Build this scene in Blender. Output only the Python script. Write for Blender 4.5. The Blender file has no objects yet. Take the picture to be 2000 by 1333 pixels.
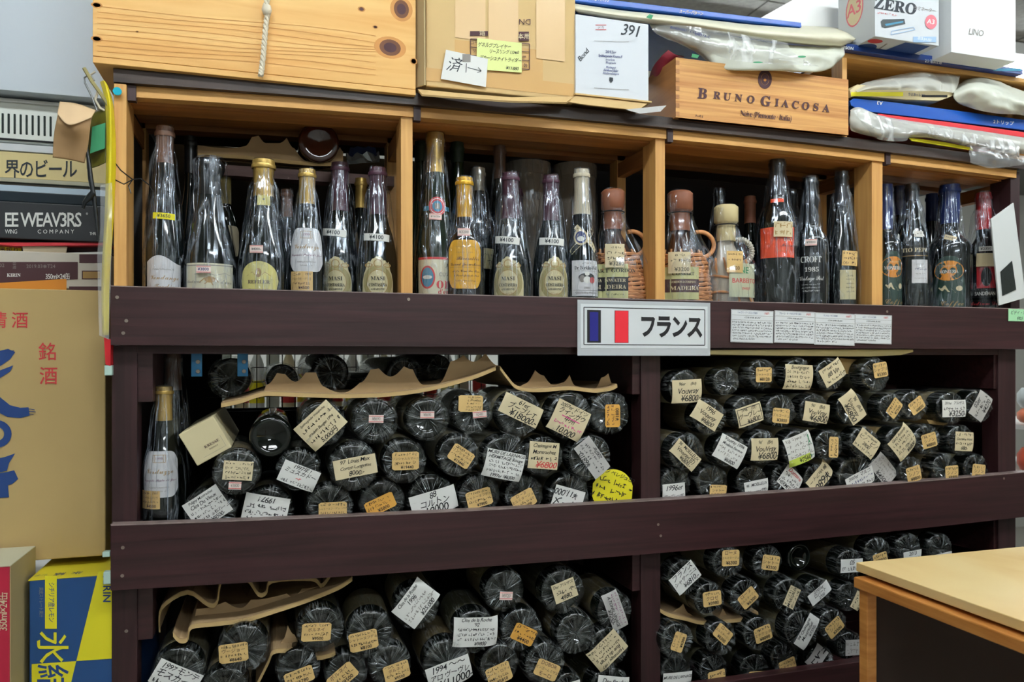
import bpy, math, random
from mathutils import Vector, Matrix, noise
random.seed(7)
sc = bpy.context.scene
COL = sc.collection
# ------------------------------------------------------------------ camera, light, exposure
TH = math.atan(1500/4850.0); CT, ST = math.cos(TH), math.sin(TH)
D0 = 1.2385; CZ = 1.4; F = 1500.0; HY = 700.0
cam = bpy.data.cameras.new('camera'); cam.sensor_width = 36; cam.lens = 27.0
cam.shift_y = (HY-666.5)/2000.0; cam.clip_start = 0.02
cam.dof.use_dof = True; cam.dof.focus_distance = 1.28; cam.dof.aperture_fstop = 6.5
co = bpy.data.objects.new('camera', cam); COL.objects.link(co)
co.location = (0, -D0, CZ); co.rotation_euler = (math.pi/2, 0, -TH); sc.camera = co
w = bpy.data.worlds.new('world'); sc.world = w; w.use_nodes = True
w.node_tree.nodes['Background'].inputs[0].default_value = (0.75, 0.88, 0.95, 1)
w.node_tree.nodes['Background'].inputs[1].default_value = 0.25
sc.view_settings.view_transform = 'Standard'; sc.view_settings.look = 'None'
sc.view_settings.exposure = 1.40; sc.view_settings.gamma = 1.0; sc.view_settings.use_curve_mapping = False
try:
    sc.cycles.max_bounces = 8; sc.cycles.transparent_max_bounces = 16; sc.cycles.caustics_reflective = False
    sc.cycles.caustics_refractive = False; sc.cycles.sample_clamp_indirect = 4.0; sc.cycles.blur_glossy = 0.3
    sc.cycles.use_denoising = True
except Exception: pass
TUBE_POWER = 17.0

def P(px, py, Y=0.0):
    """photo pixel on the upright plane at depth Y behind the rack front -> world point"""
    u = (px-1000.0)/F
    Z = (D0+Y)/(CT-u*ST)
    return Vector((Z*(ST+u*CT), Y, CZ-(py-HY)/F*Z))
def ZS(px, Y=0.0):
    return (D0+Y)/(CT-(px-1000.0)/F*ST)/F        # metres per pixel, vertical

# ------------------------------------------------------------------ materials
def lin(h):
    h = h.lstrip('#'); o = []
    for i in (0, 2, 4):
        c = int(h[i:i+2], 16)/255.0
        o.append(c/12.92 if c <= 0.04045 else ((c+0.055)/1.055)**2.4)
    return (o[0], o[1], o[2], 1)
MC = {}
def mat(name, hexc='808080', rough=0.6, metal=0.0, emit=None, es=0.0, spec=0.5, coat=0.0, bump=0.0, bscale=60, var=0.0, alpha=None):
    if name in MC: return MC[name]
    m = bpy.data.materials.new(name); m.use_nodes = True; nt = m.node_tree; b = nt.nodes['Principled BSDF']
    b.inputs['Base Color'].default_value = lin(hexc); b.inputs['Roughness'].default_value = rough
    b.inputs['Metallic'].default_value = metal; b.inputs['Specular IOR Level'].default_value = spec
    b.inputs['Coat Weight'].default_value = coat
    if emit: b.inputs['Emission Color'].default_value = lin(emit); b.inputs['Emission Strength'].default_value = es
    if bump or var:
        tc = nt.nodes.new('ShaderNodeTexCoord'); n = nt.nodes.new('ShaderNodeTexNoise')
        n.inputs['Scale'].default_value = bscale; n.inputs['Detail'].default_value = 4
        nt.links.new(tc.outputs['Object'], n.inputs['Vector'])
        if bump:
            bp = nt.nodes.new('ShaderNodeBump'); bp.inputs['Strength'].default_value = bump; bp.inputs['Distance'].default_value = 0.002
            nt.links.new(n.outputs['Fac'], bp.inputs['Height']); nt.links.new(bp.outputs['Normal'], b.inputs['Normal'])
        if var:
            r = nt.nodes.new('ShaderNodeValToRGB'); c = lin(hexc)
            r.color_ramp.elements[0].position = 0.3; r.color_ramp.elements[1].position = 0.7
            r.color_ramp.elements[0].color = (c[0]*(1-var), c[1]*(1-var), c[2]*(1-var), 1); r.color_ramp.elements[1].color = c
            nt.links.new(n.outputs['Fac'], r.inputs[0]); nt.links.new(r.outputs[0], b.inputs['Base Color'])
    MC[name] = m; return m
def wood(name, c1, c2, sc3=(1.5, 22, 22), rough=0.55, bump=0.25, knots=False, coat=0.0, contrast=(0.35, 0.65)):
    if name in MC: return MC[name]
    m = bpy.data.materials.new(name); m.use_nodes = True; nt = m.node_tree; b = nt.nodes['Principled BSDF']
    tc = nt.nodes.new('ShaderNodeTexCoord'); mp = nt.nodes.new('ShaderNodeMapping'); mp.inputs['Scale'].default_value = sc3
    n = nt.nodes.new('ShaderNodeTexNoise'); n.inputs['Scale'].default_value = 3.0; n.inputs['Detail'].default_value = 6
    n.inputs['Distortion'].default_value = 0.6
    r = nt.nodes.new('ShaderNodeValToRGB'); r.color_ramp.elements[0].position = contrast[0]; r.color_ramp.elements[1].position = contrast[1]
    r.color_ramp.elements[0].color = lin(c1); r.color_ramp.elements[1].color = lin(c2)
    nt.links.new(tc.outputs['Object'], mp.inputs[0]); nt.links.new(mp.outputs[0], n.inputs['Vector'])
    nt.links.new(n.outputs['Fac'], r.inputs[0]); nt.links.new(r.outputs[0], b.inputs['Base Color'])
    bp = nt.nodes.new('ShaderNodeBump'); bp.inputs['Strength'].default_value = bump; bp.inputs['Distance'].default_value = 0.001
    nt.links.new(n.outputs['Fac'], bp.inputs['Height']); nt.links.new(bp.outputs['Normal'], b.inputs['Normal'])
    b.inputs['Roughness'].default_value = rough; b.inputs['Coat Weight'].default_value = coat
    MC[name] = m; return m
def film(name, opac=0.10, haze=0.10, streak=0.35, rough=0.12, radial=True, tint='e8eeee', k=26.0, grow=0.0, hcol=None, bstr=0.6, fold=0.05):
    """crinkled clear plastic: clear film with glossy creases and pale streaks painted in as crease highlights"""
    if name in MC: return MC[name]
    m = bpy.data.materials.new(name); m.use_nodes = True; nt = m.node_tree; N = nt.nodes; L = nt.links
    for n in list(N): N.remove(n)
    out = N.new('ShaderNodeOutputMaterial'); tc = N.new('ShaderNodeTexCoord')
    if radial:
        sp = N.new('ShaderNodeSeparateXYZ'); L.new(tc.outputs['Object'], sp.inputs[0])
        vm = N.new('ShaderNodeVectorMath'); vm.operation = 'MULTIPLY'; vm.inputs[1].default_value = (1, 0, 1)
        L.new(tc.outputs['Object'], vm.inputs[0])
        nm = N.new('ShaderNodeVectorMath'); nm.operation = 'NORMALIZE'; L.new(vm.outputs[0], nm.inputs[0])
        ad = N.new('ShaderNodeVectorMath'); ad.operation = 'MULTIPLY_ADD'; ad.inputs[1].default_value = (k/5, k/5, k/5)
        sc2 = N.new('ShaderNodeVectorMath'); sc2.operation = 'SCALE'; sc2.inputs['Scale'].default_value = 22
        L.new(tc.outputs['Object'], sc2.inputs[0]); L.new(nm.outputs[0], ad.inputs[0]); L.new(sc2.outputs[0], ad.inputs[2])
        vec = ad.outputs[0]
    else:
        mp = N.new('ShaderNodeMapping'); mp.inputs['Scale'].default_value = (k, k, k*0.22); L.new(tc.outputs['Object'], mp.inputs[0]); vec = mp.outputs[0]
    oi = N.new('ShaderNodeObjectInfo'); av = N.new('ShaderNodeVectorMath'); av.operation = 'ADD'
    ml = N.new('ShaderNodeMath'); ml.operation = 'MULTIPLY'; ml.inputs[1].default_value = 40; L.new(oi.outputs['Random'], ml.inputs[0])
    L.new(vec, av.inputs[0]); L.new(ml.outputs[0], av.inputs[1])
    n1 = N.new('ShaderNodeTexNoise')
    n1.inputs['Scale'].default_value = 1.0; n1.inputs['Detail'].default_value = 3; L.new(av.outputs[0], n1.inputs['Vector'])
    sb = N.new('ShaderNodeMath'); sb.operation = 'SUBTRACT'; sb.inputs[1].default_value = 0.5; L.new(n1.outputs['Fac'], sb.inputs[0])
    ab = N.new('ShaderNodeMath'); ab.operation = 'ABSOLUTE'; L.new(sb.outputs[0], ab.inputs[0])
    rp0 = N.new('ShaderNodeMapRange'); rp0.inputs['From Min'].default_value = 0.0; rp0.inputs['From Max'].default_value = fold
    rp0.inputs['To Min'].default_value = 1.0; rp0.inputs['To Max'].default_value = 0.0; L.new(ab.outputs[0], rp0.inputs['Value'])
    n2 = N.new('ShaderNodeTexNoise'); n2.inputs['Scale'].default_value = 0.35; n2.inputs['Detail'].default_value = 1; L.new(av.outputs[0], n2.inputs['Vector'])
    r2 = N.new('ShaderNodeMapRange'); r2.inputs['From Min'].default_value = 0.42; r2.inputs['From Max'].default_value = 0.62; L.new(n2.outputs['Fac'], r2.inputs['Value'])
    rp = N.new('ShaderNodeMath'); rp.operation = 'MULTIPLY'; L.new(rp0.outputs[0], rp.inputs[0]); L.new(r2.outputs[0], rp.inputs[1])
    bp = N.new('ShaderNodeBump'); bp.inputs['Strength'].default_value = bstr; bp.inputs['Distance'].default_value = 0.002
    L.new(rp0.outputs[0], bp.inputs['Height'])
    tr = N.new('ShaderNodeBsdfTransparent'); gl = N.new('ShaderNodeBsdfGlossy'); df = N.new('ShaderNodeBsdfDiffuse')
    gl.inputs['Roughness'].default_value = rough; gl.inputs['Color'].default_value = lin(tint); df.inputs['Color'].default_value = lin(hcol or tint)
    L.new(bp.outputs[0], gl.inputs['Normal'])
    fr = N.new('ShaderNodeLayerWeight'); fr.inputs['Blend'].default_value = .5; L.new(bp.outputs[0], fr.inputs['Normal'])
    pw = N.new('ShaderNodeMath'); pw.operation = 'POWER'; pw.inputs[1].default_value = 4.0; gz = .28 if radial else .5; L.new(fr.outputs['Facing'], pw.inputs[0])
    a1 = N.new('ShaderNodeMath'); a1.operation = 'MULTIPLY_ADD'; a1.inputs[1].default_value = gz; a1.inputs[2].default_value = opac; a1.use_clamp = True; L.new(pw.outputs[0], a1.inputs[0])
    m1 = N.new('ShaderNodeMath'); m1.operation = 'MULTIPLY_ADD'; m1.inputs[1].default_value = streak; m1.inputs[2].default_value = haze; m1.use_clamp = True
    L.new(rp.outputs[0], m1.inputs[0])
    x1 = N.new('ShaderNodeMixShader'); L.new(m1.outputs[0], x1.inputs[0]); L.new(tr.outputs[0], x1.inputs[1]); L.new(df.outputs[0], x1.inputs[2])
    x2 = N.new('ShaderNodeMixShader'); L.new(a1.outputs[0], x2.inputs[0]); L.new(x1.outputs[0], x2.inputs[1]); L.new(gl.outputs[0], x2.inputs[2])
    L.new(x2.outputs[0], out.inputs[0]); MC[name] = m; return m

RACK = wood('stained_rack_wood', '270e0e', '3a1b1e', (1.2, 30, 30), rough=0.5, bump=0.35)
RACKV = wood('stained_rack_wood_upright', '260f10', '371b1e', (30, 30, 1.2), rough=0.5, bump=0.3)
PINE = wood('pine', 'c08a48', 'd9a45c', (1.2, 26, 26))
PINEV = wood('pine_upright', 'c48d4c', 'dba862', (26, 26, 1.0))
PINED = wood('pine_depthwise_shaded', '965e30', 'b0763e', (26, 1.2, 26))  # colour darkened to carry the shade inside the compartments
CRATE = wood('crate_pine', 'd89a4c', 'efc379', (0.9, 1, 13), contrast=(0.25, 0.75))
GIAC = wood('wine_crate_pine', 'b07236', 'd6a05c', (1.1, 1, 46), contrast=(.3, .6))
GIACS = wood('wine_crate_side', '9a6434', 'b57c45', (8, 0.9, 14))
PLY = wood('tabletop_plywood', 'e6c07c', 'f4d89c', (2.2, 1.0, 3), rough=0.4)
PLYE = wood('table_edge', 'b5712e', 'd08f48', (5, 2, 30))
KRAFT = mat('kraft_board', 'b79a68', 0.85, var=0.06, bscale=9, bump=0.1)
KRAFTE = mat('kraft_tray', 'a98c66', 0.85, var=0.12, bscale=25)
BOXK = mat('pale_carton', 'd2b27c', 0.8, var=0.05, bscale=8)
SAKE = mat('sake_carton', 'bda26c', 0.85, var=0.06, bscale=5, bump=0.15)
GLASS = mat('dark_bottle_glass', '0a0f0c', 0.06, spec=0.6)
GLASSG = mat('green_bottle_glass', '12200f', 0.07, spec=0.6)
GLASSB = mat('amber_bottle_glass', '3a1408', 0.08, spec=0.6)
BLACK = mat('black_ink', '17161a', 0.7)
BLUEB = mat('blue_black_ink', '2a3038', 0.7)
RED = mat('red_ink', 'c8383c', 0.7)
GREY = mat('grey_ink', '8a8580', 0.7)
WHITE = mat('white_paper', 'e6e6e2', 0.65)
WHITE2 = mat('cool_white_paper', 'dfe3e6', 0.6)
CREAM = mat('cream_tag_paper', 'd8c9a4', 0.75)
TAN = mat('tan_price_label', 'dcb878', 0.6)
GOLD = mat('golden_price_label', 'd9a045', 0.6)
YEL = mat('yellow_paper', 'e8dc24', 0.55)
PINK = mat('pink_bordered_sticker', 'ecd9d2', 0.6)
GWHITE = mat('grey_white_paper', 'b9b7b4', 0.7)
WRAPE = film('clear_wrap_end', opac=0.05, haze=0.0, streak=0.22, k=38, bstr=1.0, rough=.16, fold=.06)
WRAPS = film('clear_wrap_bottle', opac=0.09, haze=0.0, streak=0.22, rough=0.13, radial=False, k=48, bstr=1.0, tint='dce6f2', fold=.05)
FOLD = film('film_fold_glint_end', opac=.16, haze=.42, streak=.3, rough=.22, radial=False, k=60, tint='e2e8ec', hcol='c2c8cc')  # pale slivers with the film's highlight streaks put into their colour
GLINTS = film('film_fold_glint_upright', opac=.20, haze=.30, streak=.3, rough=.18, radial=False, k=60, tint='dfe9f6', hcol='b4bfcf')  # upright version, tinted as painted blue-white highlights
BAGM = film('milky_bag_film', opac=0.04, haze=0.6, streak=0.3, rough=0.4, radial=False, k=16, tint='f0f0e8', hcol='e6e6dc')
BAGC = film('clear_bag_film', opac=0.10, haze=0.18, streak=0.5, rough=0.22, radial=False, k=18, tint='f4f6f6')
SLEEVE = mat('clear_laminate', 'c0c4c8', 0.15)
INKS = {'k': BLACK, 'b': mat('blue_ink', '2a3570', 0.7), 'r': RED, 'g': GREY, 'w': WHITE, 'B': BLUEB, 'y': YEL, 'n': mat('navy_print', '1d3f7c', 0.6),
        'o': mat('gold_print', 'a8854c', 0.5), 'p': mat('pink_marker', 'e0559a', 0.7), 'm': mat('maroon_print', '4a2a30', 0.7), 'G': mat('green_print', '2e8a5a', 0.6),
        'c': mat('cyan_print', '3c86a8', 0.6), 'e': CREAM, 't': TAN, 'O': mat('orange_print', 'd98a28', 0.6), 'F': mat('flag_blue', '14147c', 0.5), 'R': mat('flag_red', 'e82334', 0.5),
        'v': mat('faded_violet', '8a5a78', 0.7), 'l': mat('lime_print', 'c8d85a', 0.6)}

# ------------------------------------------------------------------ mesh building
class B:
    def __init__(s): s.v = []; s.f = []; s.mi = []
    def add(s, vs, fs, mi=0):
        o = len(s.v); s.v += [tuple(p) for p in vs]; s.f += [tuple(o+i for i in f) for f in fs]; s.mi += [mi]*len(fs); return s
    def box(s, x0, x1, y0, y1, z0, z1, mi=0):
        return s.add([(x0,y0,z0),(x1,y0,z0),(x1,y1,z0),(x0,y1,z0),(x0,y0,z1),(x1,y0,z1),(x1,y1,z1),(x0,y1,z1)],
                     [(0,1,5,4),(1,2,6,5),(2,3,7,6),(3,0,4,7),(4,5,6,7),(3,2,1,0)], mi)
    def prism(s, pts, off, mi=0):
        n = len(pts); a = [Vector(p) for p in pts]; b = [p+Vector(off) for p in a]
        return s.add(a+b, [tuple(range(n-1, -1, -1)), tuple(range(n, 2*n))]+[(i, (i+1) % n, n+(i+1) % n, n+i) for i in range(n)], mi)
    def lathe(s, prof, n=28, axis='z', c=(0,0,0), mi=0, cap=True):
        vs = []; fs = []
        for r, h in prof:
            for i in range(n):
                a = 2*math.pi*i/n; x, y = r*math.cos(a), r*math.sin(a)
                vs.append((c[0]+x, c[1]+y, c[2]+h) if axis == 'z' else (c[0]+x, c[1]+h, c[2]-y))
        for j in range(len(prof)-1):
            for i in range(n):
                k = (i+1) % n; fs.append((j*n+i, j*n+k, (j+1)*n+k, (j+1)*n+i))
        if cap:
            fs.append(tuple(range(n-1, -1, -1))); q = (len(prof)-1)*n; fs.append(tuple(range(q, q+n)))
        return s.add(vs, fs, mi)
    def tube(s, pts, r, n=8, mi=0, closed=False):
        pts = [Vector(p) for p in pts]; m = len(pts); vs = []; fs = []; up = Vector((0.13, 0.31, 0.94))
        for i, p in enumerate(pts):
            t = (pts[(i+1) % m]-pts[i-1]) if closed else (pts[min(i+1, m-1)]-pts[max(i-1, 0)])
            t.normalize(); a = t.cross(up).normalized(); b = t.cross(a); rr = r[i] if isinstance(r, (list, tuple)) else r
            for k in range(n):
                g = 2*math.pi*k/n; vs.append(p+a*math.cos(g)*rr+b*math.sin(g)*rr)
        for i in range(m if closed else m-1):
            j = (i+1) % m
            for k in range(n):
                l = (k+1) % n; fs.append((i*n+k, i*n+l, j*n+l, j*n+k))
        if not closed: fs += [tuple(range(n-1, -1, -1)), tuple(range((m-1)*n, m*n))]
        return s.add(vs, fs, mi)
    def grid(s, rows, mi=0):
        m, n = len(rows), len(rows[0]); vs = [p for r in rows for p in r]
        return s.add(vs, [(j*n+i, j*n+i+1, (j+1)*n+i+1, (j+1)*n+i) for j in range(m-1) for i in range(n-1)], mi)
    def make(s, name, m, parent=None, base=None, smooth=False, thick=0.0, bevel=0.0):
        me = bpy.data.meshes.new(name)
        vs = s.v if base is None else [(p[0]-base[0], p[1]-base[1], p[2]-base[2]) for p in s.v]
        me.from_pydata(vs, [], s.f)
        for k in (m if isinstance(m, (list, tuple)) else [m]): me.materials.append(k)
        if any(s.mi): me.polygons.foreach_set('material_index', s.mi)
        if smooth:
            me.polygons.foreach_set('use_smooth', [True]*len(me.polygons)); 
            try: me.set_sharp_from_angle(angle=math.radians(50))
            except Exception: pass
        me.update()
        o = bpy.data.objects.new(name, me); COL.objects.link(o)
        if parent is not None: o.parent = parent
        if thick:
            md = o.modifiers.new('thickness', 'SOLIDIFY'); md.thickness = thick; md.offset = 0
        if bevel:
            md = o.modifiers.new('edge', 'BEVEL'); md.width = bevel; md.segments = 2; md.limit_method = 'ANGLE'
        return o
def tag(o, label, cat, group=None, kind=None):
    o['label'] = label; o['category'] = cat
    if group: o['group'] = group
    if kind: o['kind'] = kind
    return o
def thing(name, label, cat, loc=(0,0,0), rot=(0,0,0), group=None):
    o = bpy.data.objects.new(name, None); COL.objects.link(o); o.empty_display_size = 0.02
    o.location = loc; o.rotation_euler = rot
    return tag(o, label, cat, group)
def struct(o): o['kind'] = 'structure'; return o
def cube(name, m, x0, x1, y0, y1, z0, z1, parent=None, base=None, bevel=0.0):
    return B().box(x0, x1, y0, y1, z0, z1).make(name, m, parent, base, bevel=bevel)

# ------------------------------------------------------------------ lettering (flat print and handwriting on its own surface)
MATH = {'S': (0x1D400, 0x1D41A, 0x1D7CE), 'I': (0x1D468, 0x1D482, 0x1D7CE), 'C': (0x1D4D0, 0x1D4EA, None)}
def style_text(t, st):
    if st[:1] in MATH and st:
        U, l, d = MATH[st[0]]; o = ''
        for c in t:
            if 'A' <= c <= 'Z': o += chr(U+ord(c)-65)
            elif 'a' <= c <= 'z': o += chr(l+ord(c)-97)
            elif '0' <= c <= '9' and d: o += chr(d+ord(c)-48)
            else: o += c
        return o
    return t
REQ = []
def ink(parent, items, fn, name='lettering'):
    """items: ('t', text, u, v, size, deg, colour, style) centred; ('~', u, v, w, h, deg, colour); ('#', u0, v0, u1, v1, colour); ('o', u, v, ru, rv, colour); ('p', [pts], colour)"""
    REQ.append((parent, items, fn, name))
def flat(o, ux=Vector((1,0,0)), uy=Vector((0,0,1)), n=Vector((0,-1,0))):
    o = Vector(o); return lambda u, v, h: o+ux*u+uy*v+n*h
def px_face(Y, base=(0,0,0)):
    """items given straight in photo pixels on a face at depth Y (u = px, v = py)"""
    b = Vector(base)
    def fn(u, v, h): p = P(u, v, Y)-b; p.y -= h; return p
    return fn
def flush_ink():
    fonts = {}; tmp = []
    for parent, items, fn, name in REQ:
        for it in items:
            if it[0] == 't':
                key = (it[1], it[7] if len(it) > 7 else '')
                if key not in fonts:
                    c = bpy.data.curves.new('t', 'FONT'); c.body = style_text(*key); c.size = 1.0; c.align_x = 'CENTER'; c.align_y = 'CENTER'
                    c.resolution_u = 2
                    cjk = any(0x3400 <= ord(ch) < 0x9fff for ch in key[0])
                    if 'B' in key[1] or key[1][:1] == 'H': c.offset = (0.006 if cjk else 0.014) if 'B' in key[1] else 0.006
                    if 'X' in key[1]: c.offset = 0.012 if cjk else 0.04
                    if key[1][:1] in ('H', 'h'): c.shear = 0.25; c.space_character = 0.9
                    if 'N' in key[1]: c.space_character = 0.85
                    o = bpy.data.objects.new('t', c); COL.objects.link(o); fonts[key] = o; tmp.append(o)
    dg = bpy.context.evaluated_depsgraph_get(); geo = {}
    for k, o in fonts.items():
        me = o.evaluated_get(dg).to_mesh()
        geo[k] = ([(v.co.x, v.co.y) for v in me.vertices], [tuple(p.vertices) for p in me.polygons])
        o.evaluated_get(dg).to_mesh_clear()
    for o in tmp:
        c = o.data; bpy.data.objects.remove(o); bpy.data.curves.remove(c)
    for q, (parent, items, fn, name) in enumerate(REQ):
        b = B(); cols = []; rnd = random.Random(q)
        def ci(c):
            if c not in cols: cols.append(c)
            return cols.index(c)
        for n, it in enumerate(items):
            h = 0.00016+0.00006*min(n, 10); flip = -1 if getattr(fn, 'px', False) else 1
            if it[0] == 't':
                st = it[7] if len(it) > 7 else ''; vs, fs = geo[(it[1], st)]
                a = math.radians(it[5]); s = it[4]; ca, sa = math.cos(a), math.sin(a); out = []
                sx = s*(0.78 if 'N' in st else 1)
                for x, y in vs:
                    if st[:1] == 'H':
                        x, y = x+0.05*noise.noise((x*1.7+q, y*1.3, 0)), y+0.16*noise.noise((x*1.1+q*3, 0, y*0.6))
                    x *= sx; y *= s
                    out.append(fn(it[2]+x*ca-y*sa, it[3]+flip*(x*sa+y*ca), h))
                b.add(out, fs, ci(it[6]))
            elif it[0] == '~':
                _, u, v, wd, ht, deg, c = it; a = math.radians(deg); ca, sa = math.cos(a), math.sin(a); x = -wd/2
                while x < wd/2-ht*0.3:
                    gw = ht*rnd.uniform(0.55, 0.95)
                    for _s in range(rnd.choice((2, 3, 4))):
                        x0, y0 = x+rnd.uniform(0, gw*0.6), rnd.uniform(-.5, .5)*ht
                        if rnd.random() < 0.5: x1, y1 = x0+gw*rnd.uniform(.4, .9), y0+ht*rnd.uniform(-.15, .15)
                        else: x1, y1 = x0+gw*rnd.uniform(-.2, .3), -y0+ht*rnd.uniform(-.2, .2)
                        dx, dy = x1-x0, y1-y0; L = max(math.hypot(dx, dy), 1e-6); t = ht*0.075; nx, ny = -dy/L*t, dx/L*t
                        q4 = [(x0+nx, y0+ny), (x1+nx, y1+ny), (x1-nx, y1-ny), (x0-nx, y0-ny)]
                        b.add([fn(u+p*ca-r*sa, v+flip*(p*sa+r*ca), h) for p, r in q4], [(0, 1, 2, 3)], ci(c))
                    x += gw*1.15 if rnd.random() < 0.88 else gw*1.9
            elif it[0] == '#':
                _, u0, v0, u1, v1, c = it; n_ = 12
                b.grid([[fn(u0+(u1-u0)*i/n_, v0+(v1-v0)*j/2, h) for i in range(n_+1)] for j in range(3)], ci(c))
            elif it[0] == 'o':
                _, u, v, ru, rv, c = it[:6]; n_ = 24
                ri = it[6] if len(it) > 6 else 0
                ring = lambda k: [fn(u+ru*k*math.cos(2*math.pi*i/n_), v+rv*k*math.sin(2*math.pi*i/n_), h) for i in range(n_+1)]
                b.grid([ring(ri), ring((ri+1)/2), ring(1)], ci(c))
            elif it[0] == 'p':
                pts = it[1]; b.add([fn(p[0], p[1], h) for p in pts], [tuple(range(len(pts)))], ci(it[2]))
            elif it[0] == 'l':
                pts = it[1]; t = it[2]/2
                for (x0, y0), (x1, y1) in zip(pts, pts[1:]):
                    dx, dy = x1-x0, y1-y0; L = max(math.hypot(dx, dy), 1e-9); nx, ny = -dy/L*t, dx/L*t; m_ = max(1, int(L/0.006)) if L < 3 else 6
                    m_ = min(m_, 14)
                    b.grid([[fn(x0+dx*i/m_+nx, y0+dy*i/m_+ny, h) for i in range(m_+1)], [fn(x0+dx*i/m_-nx, y0+dy*i/m_-ny, h) for i in range(m_+1)]], ci(it[3]))
        if b.v: b.make(name, [INKS[c] for c in cols], parent)
def pxf(Y, base=(0,0,0)):
    f0 = px_face(Y, base)
    class C:
        px = True
        def __call__(s, u, v, h): return f0(u, v, h)
    return C()
# paper patch: outline given by top(u), bottom(u) over width
def patch(b, fn, w, h, shape='rect', rnd=None, mi=0, nu=14, nv=5, hh=0.0):
    rows = []
    for j in range(nv+1):
        row = []
        for i in range(nu+1):
            u = -w/2+w*i/nu; s = 2*u/w; t, bt = h/2, -h/2
            if shape == 'oval': k = math.sqrt(max(0, 1-s*s)); t, bt = t*k, bt*k
            elif shape == 'arch': t = h/2*(2*math.sqrt(max(0.0, 1-abs(s)**3.5))**1.0-1) if abs(s) > 0 else h/2; t = max(t, bt+0.35*h)
            elif shape == 'round': k = max(.62, (1-abs(s)**7)**0.4 if abs(s) < .999 else 0); t, bt = t*k, bt*k
            elif shape == 'tag': k = .84 if abs(s) > .97 else 1.0; t, bt = t*k, bt*k
            elif shape == 'wavy': t = h/2-0.12*h*(1-math.cos(s*2.6+0.6))
            elif shape == 'crest': t = max(h*(-.12+.42*math.sqrt(max(0, 1-s*s))), h*(.40+.07*math.cos(s*5)+.02*math.sin(s*31)) if abs(s) < .74 else -1)
            row.append(fn(u, bt+(t-bt)*j/nv, hh))
        rows.append(row)
    b.grid(rows, mi)
# ------------------------------------------------------------------ the room
CEIL = mat('ceiling_tile_surface', 'aaa8a2', 0.9, bump=0.8, bscale=55, var=0.25)
struct(cube('floor', mat('floor_vinyl', 'b5b0a6', 0.4, var=0.1), -2.6, 6.0, -3.6, 3.6, -0.05, 0.0))
WALLM = mat('wall_paint', 'c9c9c2', 0.8)
struct(cube('wall_back', WALLM, -2.6, 6.0, 3.6, 3.7, 0.0, 2.75))
struct(cube('wall_front', WALLM, -2.6, 6.0, -3.7, -3.6, 0.0, 2.75))
struct(cube('wall_left', WALLM, -2.7, -2.6, -3.7, 3.7, 0.0, 2.75))
struct(cube('wall_right', WALLM, 6.0, 6.1, -3.7, 3.7, 0.0, 2.75))
ceil = struct(cube('ceiling', mat('ceiling_grid', '75736f', 0.9), -2.7, 6.1, -3.7, 3.7, 2.75, 2.82))
tile_me = None
for i in range(12):
    for j in range(12):
        if tile_me is None:
            o = cube('ceiling_tile', CEIL, -0.301, 0.301, -0.301, 0.301, -0.012, 0.002); tile_me = o.data
        else:
            o = bpy.data.objects.new('ceiling_tile', tile_me); COL.objects.link(o)
        o.location = (-2.2+0.61*i, -3.35+0.61*j, 2.75); o.parent = ceil
TUBE = mat('lit_fluorescent_tube', 'ffffff', 0.5, emit='f2fbff', es=TUBE_POWER)
HOUS = mat('white_enamel', 'e8e8e4', 0.35)
k = 0
for (x, y, ln, lab) in ((-0.35, -0.95, 1.2, 'white twin tube ceiling light above the aisle, left of camera'), (1.25, -0.95, 1.2, 'white twin tube ceiling light above the aisle before the rack'),
                        (2.85, -0.95, 1.2, 'white twin tube ceiling light above the aisle, beyond the tabletop'), (0.6, -2.6, 1.2, 'white twin tube ceiling light behind the camera'),
                        (0.1, 1.5, 1.2, 'white twin tube ceiling light over the aisle behind the rack'), (1.9, 1.5, 1.2, 'white twin tube ceiling light behind rack, above plastic bags'),
                        (3.35, 1.35, 1.2, 'white ceiling light fitting at the top right behind the white carton')):
    t = thing('ceiling_light', lab, 'ceiling light', (x, y, 2.738), group='fluorescent ceiling lights')
    B().box(-ln/2-.03, ln/2+.03, -.12, .12, -.05, 0).make('housing', HOUS, t, bevel=0.004)
    for s in (-.06, .06): B().tube([(-ln/2, s, -.068), (ln/2, s, -.068)], .016, 10).make('tube', TUBE, t, smooth=True)

# ------------------------------------------------------------------ the stained rack
XL, XR = P(216, 600).x, P(1992, 600).x            # outer sides
XC = (XL+XR)/2; HALF = (XR-XL)/2
def sag(x): return max(0.0, 1-((x-XC)/HALF)**2)
ZB1 = (1.419, 1.505); ZB2 = (1.062, 1.157); ZB3 = (0.715, 0.808)
rack = thing('wine_rack', 'dark brown stained wooden wine rack with rails across its bays', 'wine rack', (XC, 0.2, 0))
RB = (XC, 0.2, 0)
def rail(name, z0, z1, dz, y0=0.0, y1=0.021, x1=None, m=RACK, par=None, base=RB, x0=None):
    x0 = XL if x0 is None else x0; x1 = (XR+0.07) if x1 is None else x1; n = 30; b = B(); rows = []
    for i in range(n+1):
        x = x0+(x1-x0)*i/n; d = dz*sag(x); rows.append([(x, y0, z0+d), (x, y0, z1+d), (x, y1, z1+d), (x, y1, z0+d), (x, y0, z0+d)])
    b.grid(rows); b.f.append((0, 1, 2, 3)); b.mi.append(0); q = n*5; b.f.append((q+3, q+2, q+1, q)); b.mi.append(0)
    return b.make(name, m, par or rack, base, bevel=0.0012)
WORN = mat('worn_edge', '8a7672', .5, var=.5, bscale=30)
rail('worn_edge', ZB1[1]-.001, ZB1[1]+.0006, 0.0, -.0005, .0215, m=WORN); rail('worn_edge', ZB2[1]-.001, ZB2[1]+.0006, -.012, -.0005, .0215, m=WORN)
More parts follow.
